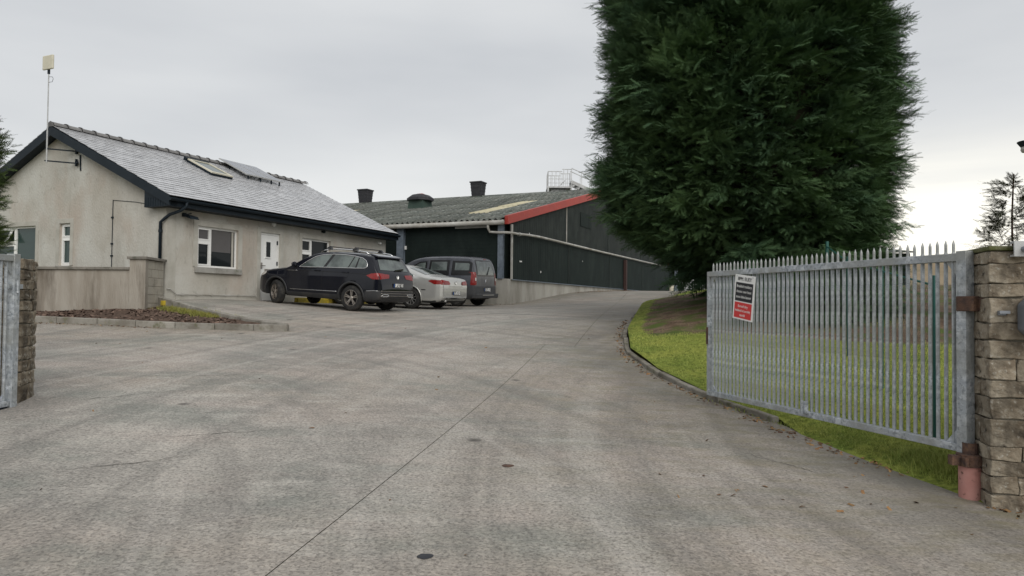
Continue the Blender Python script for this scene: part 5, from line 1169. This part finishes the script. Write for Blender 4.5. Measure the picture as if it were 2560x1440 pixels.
for ax in ('y+', 'y-'):
    for o_, i_ in (([(.14, 1.10), (.13, 1.54), (.24, 1.60), (.92, 1.62), (.95, 1.10)], [(.24, 1.28), (.23, 1.50), (.28, 1.53), (.80, 1.545), (.81, 1.28)]), ([(1.04, 1.10), (1.02, 1.64), (1.84, 1.64), (1.90, 1.10)], [(1.14, 1.27), (1.13, 1.58), (1.76, 1.58), (1.80, 1.27)]), ([(1.98, 1.10), (1.95, 1.60), (2.25, 1.58), (2.6, 1.42), (2.95, 1.15), (2.95, 1.10)], [(2.04, 1.13), (2.02, 1.55), (2.25, 1.53), (2.55, 1.39), (2.85, 1.14)])):
        b_ = van.decal('window', o_, ax, 'gloss_black', .004); van.decal('pane', i_, ax, 'car_glass', .008, parent=b_)
    for dr in ([(.99, .32), (.99, 1.66)], [(1.93, .32), (1.92, 1.70)], [(1.92, 1.70), (.99, 1.70)], [(3.0, 1.08), (3.04, .32)], [(.06, .72), (.10, 1.45), (.2, 1.70)]): van.line('door_seam', dr, ax, .005, 'gloss_black', off=-.002)
    van.decal('tail_light', [(.16, .76), (.02, .76), (.03, 1.22), (.15, 1.22)], ax, 'lamp_red', .009, .04); van.decal('side_moulding', rect(1.1, 2.9, .5, .6), ax, 'plastic_grey', .01)
    van.decal('bumper_cladding', [(.40, .28), (.40, .72), (.02, .72), (.01, .45), (.1, .32)], ax, 'plastic_grey', .010)
    van.decal('headlight', [(3.85, .92), (4.15, .86), (4.22, .72), (4.0, .76)], ax, 'lamp_clear', .006, .04)
for sg in (1, -1):
    van.decal('tail_light', [(sg*.87, .76), (sg*.74, .76), (sg*.74, 1.20), (sg*.86, 1.22)], 'x-', 'lamp_red', .009, .04); van.decal('reverse_lamp', [(sg*.83, .92), (sg*.76, .92), (sg*.76, 1.02), (sg*.83, 1.02)], 'x-', 'lamp_clear', .014, .04)
b_ = van.decal('rear_window', [(-.70, 1.08), (.70, 1.08), (.66, 1.60), (.58, 1.66), (-.58, 1.66), (-.66, 1.60)], 'x-', 'gloss_black', .005); van.decal('pane', [(-.64, 1.13), (.64, 1.13), (.60, 1.58), (.54, 1.61), (-.54, 1.61), (-.60, 1.58)], 'x-', 'car_glass', .010, parent=b_)
van.decal('windscreen', [(-.62, 1.68), (-.74, 1.22), (.74, 1.22), (.62, 1.68)], 'x+', 'car_glass', .006); van.decal('grille', rect(-.5, .5, .6, .72), 'x+', 'gloss_black', .006)
van.decal('bumper_cladding', rect(-.84, .84, .40, .72), 'x-', 'plastic_grey', .010)
MB().hexa([(-.09, -.86, .30), (-.09, .86, .30), (.12, .89, .30), (.12, -.89, .30), (-.11, -.88, .46), (-.11, .88, .46), (.06, .90, .46), (.06, -.90, .46)]).build('bumper', M['plastic_grey'], van.r, bevel=.025)
MB().box(-.118, -.112, -.45, .45, .40, .42).build('bumper_trim', M['alloy_bright'], van.r)
plate(van, -.08, .60, '1.N.8S3J', .50, .12, .016); badge(van, .93, .06, 1); mirror(van, 2.95, 1.12, 'plastic_grey')
hp, n = van.hit(.0, 1.14, 'x-'); MB().bar(hp+Vector((-.03, -.1, 0)), hp+Vector((.03, -.35, .28)), .018, .03).build('wiper', M['gloss_black'], van.r); MB().box(.055, .075, -.10, .10, 1.675, 1.695).build('brake_light', M['lamp_red'], van.r)
arch_trim(van, 'plastic_grey', .035); van.wheels(rim_spokes(7, False, 'alloy_bright', 'gloss_black', .05, .05)); van.place((-1.93, 25.55), HEAD)
# ------------------------------------------------------------------ vegetation
def frond(n=9, L=1., wl=.34, seed=0):
    """flat conifer frond along +X: pairs of slender leaflets; returns tris, tip weights"""
    r = np.random.default_rng(seed); V = []; T = []
    for i in range(n):
        t = .08+.88*i/n
        for s in (1, -1):
            l = wl*(1-t*.62)*r.uniform(.8, 1.15); a = R(r.uniform(32, 52)); b = np.array([t*L, 0, -.10*t*t*L]); d = np.array([math.cos(a), s*math.sin(a), r.uniform(-.22, .12)])*l; w = np.array([-math.sin(a)*s, math.cos(a), 0])*.021
            V += [b-w, b+w, b+d]; T += [t*.25, t*.25, .35+t*.45]
    V += [np.array([.0, -.022, 0]), np.array([.0, .022, 0]), np.array([1.04*L, 0, -.12*L])]; T += [0, 0, .9]
    return np.array(V), np.array(T)
def bough(seed, nf=22):
    """a spray: curved axis with fronds left and right, lengths falling to the tip"""
    r = np.random.default_rng(seed); V = []; T = []
    fr = [frond(9, 1, .36, seed*10+k) for k in range(3)]
    for i in range(nf):
        t = .12+.88*(i+.5)/nf; side = 1 if i % 2 else -1; l = (.62*(1-t)**.65+.16)*r.uniform(.75, 1.2); ang = side*R(r.uniform(30, 62)*(1-.45*t)); pit = R(r.uniform(-28, 16)); roll = R(r.uniform(-35, 35))
        if i == nf-1: ang = 0; l = .3
        ca, sa, cp, sp = math.cos(ang), math.sin(ang), math.cos(pit), math.sin(pit)
        ex = np.array([ca*cp, sa*cp, sp]); ey = np.array([-sa, ca, 0]); ez = np.cross(ex, ey); ey, ez = ey*math.cos(roll)+ez*math.sin(roll), ez*math.cos(roll)-ey*math.sin(roll)
        Mx = np.stack([ex, ey, ez]); v, tp = fr[i % 3]; pos = np.array([t, 0, .10*t-.30*t*t]); V.append(v*l@Mx+pos); T.append(tp*(.35+.65*t))
    return np.concatenate(V), np.concatenate(T)
def crown(name, center, env, nb, parent, material, zr_, lng=(1.0, 1.5), seed=1, phi_range=(0, 2*math.pi), inset=.75, nvar=6, upf=None, nf=22, wild=.06):
    r = np.random.default_rng(seed); var = [bough(seed*100+k, nf) for k in range(nvar)]; Vs = []; Ts = []
    ncl = max(1, nb//(11 if nb > 800 else 3)); CL = [(r.uniform(*zr_), r.uniform(*phi_range), r.normal(0, .13), R(r.uniform(-14, 14)), R(r.uniform(-30, 30)), r.uniform(.25, 1.0)) for _ in range(ncl)]
    for i in range(nb):
        cz, cph, coff, cel, caz, ctip = CL[r.integers(ncl)]; z_ = min(max(cz+r.normal(0, .17), zr_[0]), zr_[1]); ph = cph+r.normal(0, .075); Re = env(z_, ph)
        if Re < .9 and nb > 1000 or Re < .12: continue
        v, t = var[r.integers(nvar)]; l = r.uniform(*lng)
        el = cel+(R(r.uniform(-18, 30)) if upf is None else upf(z_, r))
        a = ph+caz+R(r.uniform(-24, 24)); ex = np.array([math.cos(a)*math.cos(el), math.sin(a)*math.cos(el), math.sin(el)]); ey = np.array([-math.sin(a), math.cos(a), 0]); rl = R(r.uniform(-38, 38)); ez = np.cross(ex, ey); ey, ez = ey*math.cos(rl)+ez*math.sin(rl), ez*math.cos(rl)-ey*math.sin(rl)
        reach = Re*(1+(r.uniform(.02, .12) if r.random() < wild else r.uniform(-.13, .02)))+(coff if Re > 1.5 else 0); base_r = max(reach-l*inset, .05)
        p = np.array([center[0]+math.cos(ph)*base_r, center[1]+math.sin(ph)*base_r, z_-math.sin(el)*l*.5]); Vs.append(v*l@np.stack([ex, ey, ez])+p); Ts.append(t*ctip*r.uniform(.6, 1.0))
    V = np.concatenate(Vs); T = np.concatenate(Ts); o = Vector(parent.location)
    V = V-np.array(o); F = np.arange(len(V)).reshape(-1, 3)
    me = np_mesh(name, V, F, M[material], {'tip': T}); return link(name, me, parent)
def limbs(parent, h, r0, nl, ln, name='trunk', z_from=1.2, mat_='bark', lean=(0, 0)):
    mb = MB(); path = [(lean[0]*t+.05*math.sin(t*7), lean[1]*t+.05*math.cos(t*5), -.3+t*(h+.3)) for t in np.linspace(0, 1, 9)]; mb.tube(path, [r0*(1-.88*t)+.01 for t in np.linspace(0, 1, 9)], 10); mb.lathe([(r0*1.7, -.25), (r0*1.25, .1), (r0*1.0, .5)], 10)
    for i in range(nl):
        z_ = z_from+(h-z_from)*(i+.5)/nl*.95; a = i*2.4; l = ln(z_); b = Vector((lean[0]*z_/h, lean[1]*z_/h, z_)); d = Vector((math.cos(a), math.sin(a), .22)); mb.tube([b, b+d*l*.5, b+d*l+Vector((0, 0, .05*l))], [.045*r0/.25, .03*r0/.25, .01], 5)
    return mb.build(name, M[mat_], parent, True)

# --- the big conifer
TC = (5.56, 17.3); tz = ZL(*TC)
tree = root('conifer_tree', 'huge dense dark green conifer standing on the lawn behind the gate', 'tree', (TC[0], TC[1], tz))
def env_big(z_, ph):
    rr = 3.10 if z_ < 9.5 else 3.10*max(0, 1-((z_-9.5)/5.2)**1.5)
    rr *= 1+.035*math.sin(ph*3+z_*1.3)+.03*math.sin(ph*7-z_*2.1)+.02*math.sin(z_*4.3+ph*2)
    rr *= .965+.075*math.exp(-((z_-5.9)/2.1)**2)
    c = math.cos(ph)                      # +1 is the right side of the view, -1 the left
    zl = 3.9-.0*c; lift = (1-c)/2         # skirts hang low on the right, lifted on the left
    if z_ < 3.9:
        k = (3.9-z_)/1.3; rr *= 1-lift*.66*min(1.2, k)**1.6-(1-lift)*.04*min(1.1, k)
    elif z_ < 6.5: rr *= 1.0
    return max(rr, 0)
def zmin_ok(z_, ph): return True
limbs(tree, 12.5, .30, 26, lambda z_: 2.6 if z_ < 9 else 1.4, z_from=.6)
# solid core added to block light; near-black for shaded inner twigs
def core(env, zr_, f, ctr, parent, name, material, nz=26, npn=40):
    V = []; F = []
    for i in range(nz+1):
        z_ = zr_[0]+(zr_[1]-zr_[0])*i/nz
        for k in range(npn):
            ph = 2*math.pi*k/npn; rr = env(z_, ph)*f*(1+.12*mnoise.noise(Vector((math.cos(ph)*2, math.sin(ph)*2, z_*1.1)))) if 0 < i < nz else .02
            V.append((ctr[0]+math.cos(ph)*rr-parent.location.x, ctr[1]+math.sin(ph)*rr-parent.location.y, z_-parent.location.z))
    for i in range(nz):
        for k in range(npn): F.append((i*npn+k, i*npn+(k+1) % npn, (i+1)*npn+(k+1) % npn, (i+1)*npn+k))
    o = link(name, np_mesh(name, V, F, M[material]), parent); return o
core(env_big, (2.35, 13.5), .74, TC, tree, 'inner_shade_core', 'twig_shade_core'); core(lambda z_, ph: 3.05 if R(-112) < (ph+math.pi) % (2*math.pi)-math.pi < R(95) else 0, (1.0, 2.9), .74, TC, tree, 'lower_shade_core', 'twig_shade_core', 8)
def up_big(z_, r):
    base = 2 if z_ < 4.5 else 10 if z_ < 7 else 18
    return R(base+r.uniform(-14, 14))
def nb_crown():
    crown('crown', TC, env_big, 10200, tree, 'conifer', (2.35, 10.4), (.38, .75), 3, (R(150), R(400)), .80, 10, up_big, 10, .12)
    crown('upper_crown', TC, env_big, 420, tree, 'conifer', (10.2, 14.3), (1.0, 1.6), 5, (0, 2*math.pi), .8, 5, up_big, 18, .1)
    crown('rear_crown', TC, env_big, 450, tree, 'conifer', (2.35, 10.6), (1.1, 1.8), 9, (R(40), R(150)), .8, 5, up_big, 18, .1)
nb_crown()
def env_skirt(z_, ph): return (3.05+.35*max(0, 2.5-z_)) if R(-112) < (ph+math.pi) % (2*math.pi)-math.pi < R(95) else 0
crown('lower_skirt', TC, env_skirt, 1500, tree, 'conifer', (1.0, 2.8), (.45, .9), 12, (R(-112), R(95)), .8, 5, lambda z_, r: R(r.uniform(-30, 8)), 16, .05)

# --- columnar conifer cut by the left edge
LT = (-8.07, 10.5); t2 = root('conifer_tree', 'slim light green conifer cut off by the left edge of the picture', 'tree', (LT[0], LT[1], Z(*LT)))
limbs(t2, 3.6, .07, 10, lambda z_: .4, z_from=.3)
env_l = lambda z_, ph: .43*max(0, min(1, (4.75-z_)/1.8))*(1+.12*math.sin(z_*5+ph*2))*(1 if z_ > 1.6 else max(.2, z_/1.6))
crown('crown', LT, env_l, 420, t2, 'conifer_light', (1.0, 4.7), (.35, .6), 21, inset=.7, upf=lambda z_, r: R(r.uniform(10, 60)), nf=14, wild=.15)

# --- thin sapling conifer behind the right pillar
ST = (9.75, 14.0); t3 = root('sapling_tree', 'sparse dark young conifer showing above the right stone pillar', 'tree', (ST[0], ST[1], ZL(*ST)))
hs = 4.25-ZL(*ST)
limbs(t3, hs, .02, 22, lambda z_: .75*(1-z_/hs)+.1, z_from=.4)
env_s = lambda z_, ph: (1.0*max(0, (4.22-z_)/2.6)**.8+.05)*(1+.12*math.sin(ph*3+z_*4))
crown('crown', ST, env_s, 420, t3, 'sapling_leaf', (1.6, 4.1), (.22, .5), 33, inset=.9, upf=lambda z_, r: R(r.uniform(5, 50)), nf=6, wild=.3)

# ------------------------------------------------------------------ grass, weeds, mulch chips, leaves
def inside(q, poly):
    x, y = q[:, 0], q[:, 1]; c = np.zeros(len(q), bool); P = np.array(poly); j = len(P)-1
    for i in range(len(P)):
        xi, yi, xj, yj = *P[i], *P[j]; c ^= ((yi > y) != (yj > y)) & (x < (xj-xi)*(y-yi)/(yj-yi+1e-12)+xi); j = i
    return c
def blades(name, q, z_, hgt, material, label, cat, wid=.006, lean=.5):
    n = len(q); a = rng.uniform(0, 2*math.pi, n); h = hgt; ln_ = rng.uniform(.15, lean, n)*h; a2 = rng.uniform(0, 2*math.pi, n)
    B = np.c_[q, z_-.01]; sdv = np.c_[np.cos(a), np.sin(a), np.zeros(n)]*wid*rng.uniform(.7, 1.3, n)[:, None]; mid = B+np.c_[np.cos(a2)*ln_*.35, np.sin(a2)*ln_*.35, h*.6]; tip = B+np.c_[np.cos(a2)*ln_, np.sin(a2)*ln_, h]
    V = np.stack([B-sdv, B+sdv, mid+sdv*.7, mid-sdv*.7, tip], 1).reshape(-1, 3); i = np.arange(n)*5
    F = np.concatenate([np.stack([i, i+1, i+2], 1), np.stack([i, i+2, i+3], 1), np.stack([i+3, i+2, i+4], 1)])
    tip_ = np.tile([0, 0, .4, .4, .9], n)*np.repeat(rng.uniform(.2, 1, n), 5)
    o = link(name, np_mesh(name, V, F, M[material], {'tip': tip_})); return tag(o, label, cat, kind='stuff')
lawn_in = [(p[0]+(.10 if p[1] > 8. else .0), p[1]) for p in EDGE_LAWN[::-1]]+[(16, 42), (16, 6)]
# short mown lawn: density falls with distance
Q = []
for (x0, x1, y0, y1, dens) in ((3, 7, 5.7, 8, 3600), (2.4, 7.5, 8, 10.5, 2600), (2, 8, 10.5, 14.5, 2000), (2.2, 9, 14.5, 22, 260), (3, 11, 22, 42, 60)):
    n = int((x1-x0)*(y1-y0)*dens); q = np.c_[rng.uniform(x0, x1, n), rng.uniform(y0, y1, n)]; Q.append(q[inside(q, lawn_in)])
Q = np.concatenate(Q); bb = bare(Q); nz_ = np.array([mnoise.noise(Vector((a*1.3, b*1.3, 0))) for a, b in Q]); keep = rng.random(len(Q)) > np.clip((bb+nz_*.7-.30)*2.4, 0, .985); Q = Q[keep]
hg = rng.uniform(.018, .045, len(Q))
blades('lawn_grass', Q, ZL.np(Q), hg, 'grass_blade', 'short bright green lawn grass beside the drive', 'grass', .003, .8)
# longer tufts under the gate and along kerbs
def along(line, n, spread):
    P = np.array(line); s = np.r_[0, np.cumsum(np.linalg.norm(np.diff(P, axis=0), axis=1))]; t = rng.uniform(0, s[-1], n); x = np.interp(t, s, P[:, 0]); y = np.interp(t, s, P[:, 1]); return np.c_[x, y]+rng.normal(0, spread, (n, 2))
q1 = along([(2.75, 9.5), (3.12, 8.3), (3.36, 7.5), (3.56, 6.74), (3.72, 6.15)], 5200, .09); q1[:, 0] += np.abs(rng.normal(0, .10, len(q1))); q2 = along([(3.60, 6.65), (3.82, 6.05)], 2600, .10); q2[:, 0] += .08
nn = np.array([mnoise.noise(Vector((a*4, b*4, 2))) for a, b in q1]); q1 = q1[nn > -.12]
qq = np.concatenate([q1, q2]); blades('edge_grass', qq, ZL.np(qq)-.01, np.r_[rng.uniform(.015, .06, len(q1)), rng.uniform(.04, .15, len(q2))], 'grass_blade', 'long ragged grass along the lawn edge under the gate', 'grass', .003, 1.0)
q3 = along([(-8.6, 17.85), (-6.9, 16.75)], 2600, .13); q3 = q3[inside(q3, bed_poly)]; q4 = along([(-9.0, 15.9), (-8.2, 15.84)], 500, .04); q5 = along([(-11.0, 16.0), (-10.6, 15.98)], 220, .04); q6 = along([(-7.8, 17.75), (-6.2, 16.6)], 350, .05)+np.array([.12, .1])
zz = np.r_[ZB.np(q3), Z.np(q4), Z.np(q5), Z.np(q6)]; qq = np.concatenate([q3, q4, q5, q6]); blades('weeds', qq, zz, rng.uniform(.03, .13, len(qq)), 'weed_blade', 'yellowing weeds along the mulch bed kerbs', 'weeds', .006, .9)
# bark mulch chips
n = 5200; q = np.c_[rng.uniform(-15.5, -5, n), rng.uniform(15.4, 18.4, n)]; q = q[inside(q, [(-15.5, 16.5), (-10.69, 16.16), (-5.15, 15.58), (-9.1, 18.4), (-9.35, 17.55), (-15.5, 18.0)])]
def chips(name, q, z_, size, material, flat, label, cat):
    n = len(q); a = rng.uniform(0, 2*math.pi, n); til = rng.normal(0, flat, (n, 2)); s = size*rng.uniform(.5, 1.3, n)
    ex = np.c_[np.cos(a), np.sin(a), til[:, 0]]*s[:, None]; ey = np.c_[-np.sin(a), np.cos(a), til[:, 1]]*(s*rng.uniform(.3, .6, n))[:, None]; C_ = np.c_[q, z_+s*.18]
    up = np.c_[np.zeros(n), np.zeros(n), s*.30]
    V = np.stack([C_-ex-ey, C_+ex-ey, C_+ex+ey, C_-ex+ey, C_+up+ex*.2], 1).reshape(-1, 3); i = np.arange(n)*5
    F = np.concatenate([np.stack([i+k, i+(k+1) % 4, i+4], 1) for k in range(4)]); return tag(link(name, np_mesh(name, V, F, M[material])), label, cat, kind='stuff')
chips('bark_chips', q, ZB.np(q), .045, 'chip', .3, 'loose brown bark mulch chips covering the planting bed', 'mulch')
ql = np.concatenate([along(KERB_LAWN[4:], 330, .05)-np.array([.13, 0]), along([(-11, 15.92), (-7.5, 15.66)], 170, .05), along([tuple(bw(7, -.6)[:2]), tuple(bw(17, -.7)[:2])], 420, .3), along([tuple(bw(.1, -.35)[:2]), tuple(bw(-.35, .6)[:2]), tuple(bw(-.3, 3)[:2])], 120, .08), along([(2.9, 8.5), (3.55, 6.3)], 120, .08)-np.array([.12, 0]), along([(3.6, 5.45), (4.6, 5.2)], 70, .06), along([(1.5, 6.0), (3.3, 5.6)], 25, .35), np.c_[rng.uniform(-8, 3, 30), rng.uniform(4, 16, 30)]])
sz = np.where(np.arange(len(ql)) < 10**9, .018, 0); chips('fallen_leaves', ql, Z.np(ql)+.002, .020, 'leaf_litter', .35, 'scattered dry brown leaves along kerbs and barn foot', 'leaves')
# flat sunken mark in the drive and small iron cover
for (x, y, s, lab, cat, m_) in ((-.49, 4.23, .05, 'small dark tar patch in the foreground concrete', 'patch', 'black_print'), (-.02, 6.16, .055, 'thin oval metal lid set in the middle of the drive', 'lid', 'rust')):
    pts = [(x+s*.85*(1+.15*math.sin(k*.8))*math.cos(k*math.pi/8)*1.1, y+s*.8*(1+.12*math.sin(k*1.2))*math.sin(k*math.pi/8)) for k in range(16)]
    tag(MB().add([(a, b, Z(a, b)+.004) for a, b in pts]+[(x, y, Z(x, y)+.007)], [(k, (k+1) % 16, 16) for k in range(16)]).build('tar_patch' if cat == 'patch' else 'metal_lid', M[m_]), lab, cat)

# fine cracks in the concrete
for (a, b) in (((-5.0, 8.0), (-4.1, 8.75)), ((-3.2, 6.6), (-2.3, 7.1)), ((-3.55, 5.6), (-2.5, 6.2)), ((-4.6, 9.9), (-3.6, 10.1)), ((1.25, 15.2), (2.0, 14.9)), ((2.2, 6.9), (2.75, 6.2))):
    A = Vector((a[0], a[1], 0)); B = Vector((b[0], b[1], 0)); nn_ = Vector((-(B-A).y, (B-A).x, 0)).normalized(); V = []; k_ = 22; wob = 0
    for i in range(k_+1):
        t = i/k_; wob = wob*.75+random.uniform(-.025, .025); p = A.lerp(B, t)+nn_*wob; w_ = .0045*math.sin(math.pi*min(max(t, .06), .94))*random.uniform(.5, 1.5)
        for s_ in (-1, 1): q_ = p+nn_*w_*s_; V.append((q_.x, q_.y, Z(q_.x, q_.y)+.004))
    MB().add(V, [(2*i, 2*i+1, 2*i+3, 2*i+2) for i in range(k_)]).build('crack', M['crack'], yard)

# ------------------------------------------------------------------ far things: gantry behind the barn, yard frames, added dark shed
gz = 2.6; ga = root('steel_gantry', 'pale steel gantry with railings and stair above the barn ridge', 'gantry', (2.3, 48.0, gz))
def G(x, y, z_): return (x-2.3, y-48.0, z_-gz)
for x, y in ((2.35, 48.0), (3.9, 48.0), (2.35, 49.6), (3.9, 49.6), (6.6, 50.2), (9.4, 51.2)): MB().bar(G(x, y, gz-.3), G(x, y, 9.45 if x < 6 else 9.0-(x-6.6)*.33), .10).build('leg', M['white_steel'], ga)
MB().box(*[G(2.28, 0, 0)[0], G(3.95, 0, 0)[0]], G(0, 47.95, 0)[1], G(0, 49.65, 0)[1], 9.45-gz, 9.55-gz).build('platform', M['white_steel'], ga)
MB().box(G(2.6, 0, 0)[0], G(3.6, 0, 0)[0], .3, 1.3, 9.0-gz, 9.42-gz).build('drive_unit', M['white_steel'], ga)
top_ = lambda x: 10.55 if x < 3.3 else 10.70 if x < 4.0 else 10.70-(x-4.0)*.36
for y0 in (48.0, 49.6):
    for x in np.arange(2.35, 3.95, .26): MB().bar(G(x, y0, 9.5), G(x, y0, top_(x)), .035).build('rail_post', M['white_steel'], ga)
    MB().bar(G(2.33, y0, 10.55), G(3.28, y0, 10.55), .045).bar(G(3.28, y0, 10.70), G(3.95, y0, 10.70), .045).bar(G(2.33, y0, 10.05), G(3.95, y0, 10.05), .03).build('hand_rail', M['white_steel'], ga)
for y in np.arange(48.0, 49.7, .4): MB().bar(G(2.33, y, 9.5), G(2.33, y, 10.55), .035).build('rail_post', M['white_steel'], ga)
for dy in (0, 1.1):
    MB().bar(G(3.9, 48.4+dy, 9.95), G(9.6, 50.6+dy, 7.9), .10, .22).build('stair_stringer', M['white_steel'], ga)
    MB().bar(G(3.95, 48.4+dy, 10.85), G(9.6, 50.6+dy, 8.85), .045).build('hand_rail', M['white_steel'], ga)
    for k in range(9): t = k/8; x, y, z_ = 3.95+5.65*t, 48.4+dy+2.2*t, 9.95-2.05*t; MB().bar(G(x, y, z_), G(x, y, z_+.92), .035).build('rail_post', M['white_steel'], ga)
for k in range(16): t = k/15; x, y, z_ = 4.0+5.5*t, 48.4+2.14*t, 9.95-2.0*t; MB().box(G(x-.12, 0, 0)[0], G(x+.12, 0, 0)[0], G(0, y, 0)[1], G(0, y+1.1, 0)[1], z_-gz, z_-gz+.04).build('tread', M['white_steel'], ga)
for k in range(6): t = k/5; MB().bar(G(3.0+2.6*t, 48.3+t, 9.5-.4*t), G(3.5+2.6*t, 48.3+t, 10.0-.75*t), .05).build('brace', M['white_steel'], ga)
fr = root('steel_rack', 'pale tubular steel frames with cross braces beyond the end of the barn', 'rack', (14.0, 58.0, 2.75))
P_ = [(.05, 0, 0, 1.25), (.62, 0, 0, 1.45), (1.25, .3, 0, 1.35), (1.75, 1.5, 0, 1.1), (1.95, 1.6, 0, 1.1), (2.4, 1.8, 0, 1.5)]
for x, y, a, b in P_: MB().bar((x, y, -.2), (x, y, b), .07).build('post', M['white_steel'], fr)
MB().bar((.05, 0, .3), (2.4, 1.8, .3), .05).bar((.62, 0, 1.4), (1.25, .3, 1.3), .05).bar((1.75, 1.5, .55), (2.4, 1.8, .55), .04).bar((1.75, 1.5, .9), (2.4, 1.8, .9), .04).build('cross_rail', M['white_steel'], fr)
for a, b in (((.1, 0, .35), (.6, 0, 1.1)), ((.6, 0, .3), (.12, 0, .8)), ((.66, 0, .45), (1.2, .3, 1.1))): MB().bar(a, b, .05).build('brace', M['white_steel'], fr)
for i, (x0, x1, z0, z1, lab) in enumerate(((-.02, -.42, 2.72, 3.85, 'pale pole leaning left beside the steel frames'), (.12, -.14, 2.95, 3.9, 'shorter pale pole leaning against the steel frames'), (-1.35, -.85, 3.25, 4.35, 'pale pole leaning to the right next to the grey barn post'))):
    o = root('leaning_pole', lab, 'pole', (14.0+x0, 57.7, z0 if i < 2 else 2.75)); MB().bar((0, 0, 0), (x1-x0, .3, z1-z0), .06).build('shaft', M['white_steel'], o)
gp_ = root('grey_post', 'grey steel post with junction box at the far barn corner', 'post', (12.75, 56.0, 2.75)); MB().box(-.11, .11, -.1, .1, -.3, 3.0).build('post_shaft', M['blue_steel'], gp_); MB().box(-.13, .2, -.22, -.105, .75, 1.25).build('junction_box', M['grey_metal'], gp_)
bk = root('bucket', 'white bucket standing at the far foot of the barn wall', 'bucket', (12.0, 54.2, Z(12.0, 54.2))); MB().lathe([(.0, .01), (.15, .01), (.19, .42), (.20, .42), (.2, .45), (.175, .44)], 16).build('tub', M['cream'], bk); MB().tube([(-.19, 0, .4), (-.1, -.1, .25), (.1, -.1, .25), (.19, 0, .4)], .008, 4).build('handle', M['alloy'], bk)
sh = root('shade_backdrop', 'dark green shed added to stand in for shade far behind the big conifer', 'backdrop', (24.0, 70.0, 2.6), R(-12))  # added dark backdrop; its colour stands for the tree shade there
for k in range(9): MB().box(-13.5+k*3, -10.53+k*3, 0, .12, -.5, 4.2).build('cladding_panel', M['barn_green'], sh)
MB().box(-13.4, 13.4, .13, 12, -.5, 4.15).build('backdrop_body', M['barn_green'], sh); MB().hexa([(-13.8, -.5, 4.21), (13.8, -.5, 4.21), (13.8, 12.4, 5.6), (-13.8, 12.4, 5.6), (-13.8, -.5, 4.33), (13.8, -.5, 4.33), (13.8, 12.4, 5.72), (-13.8, 12.4, 5.72)]).build('roof', M['barn_roof'], sh)
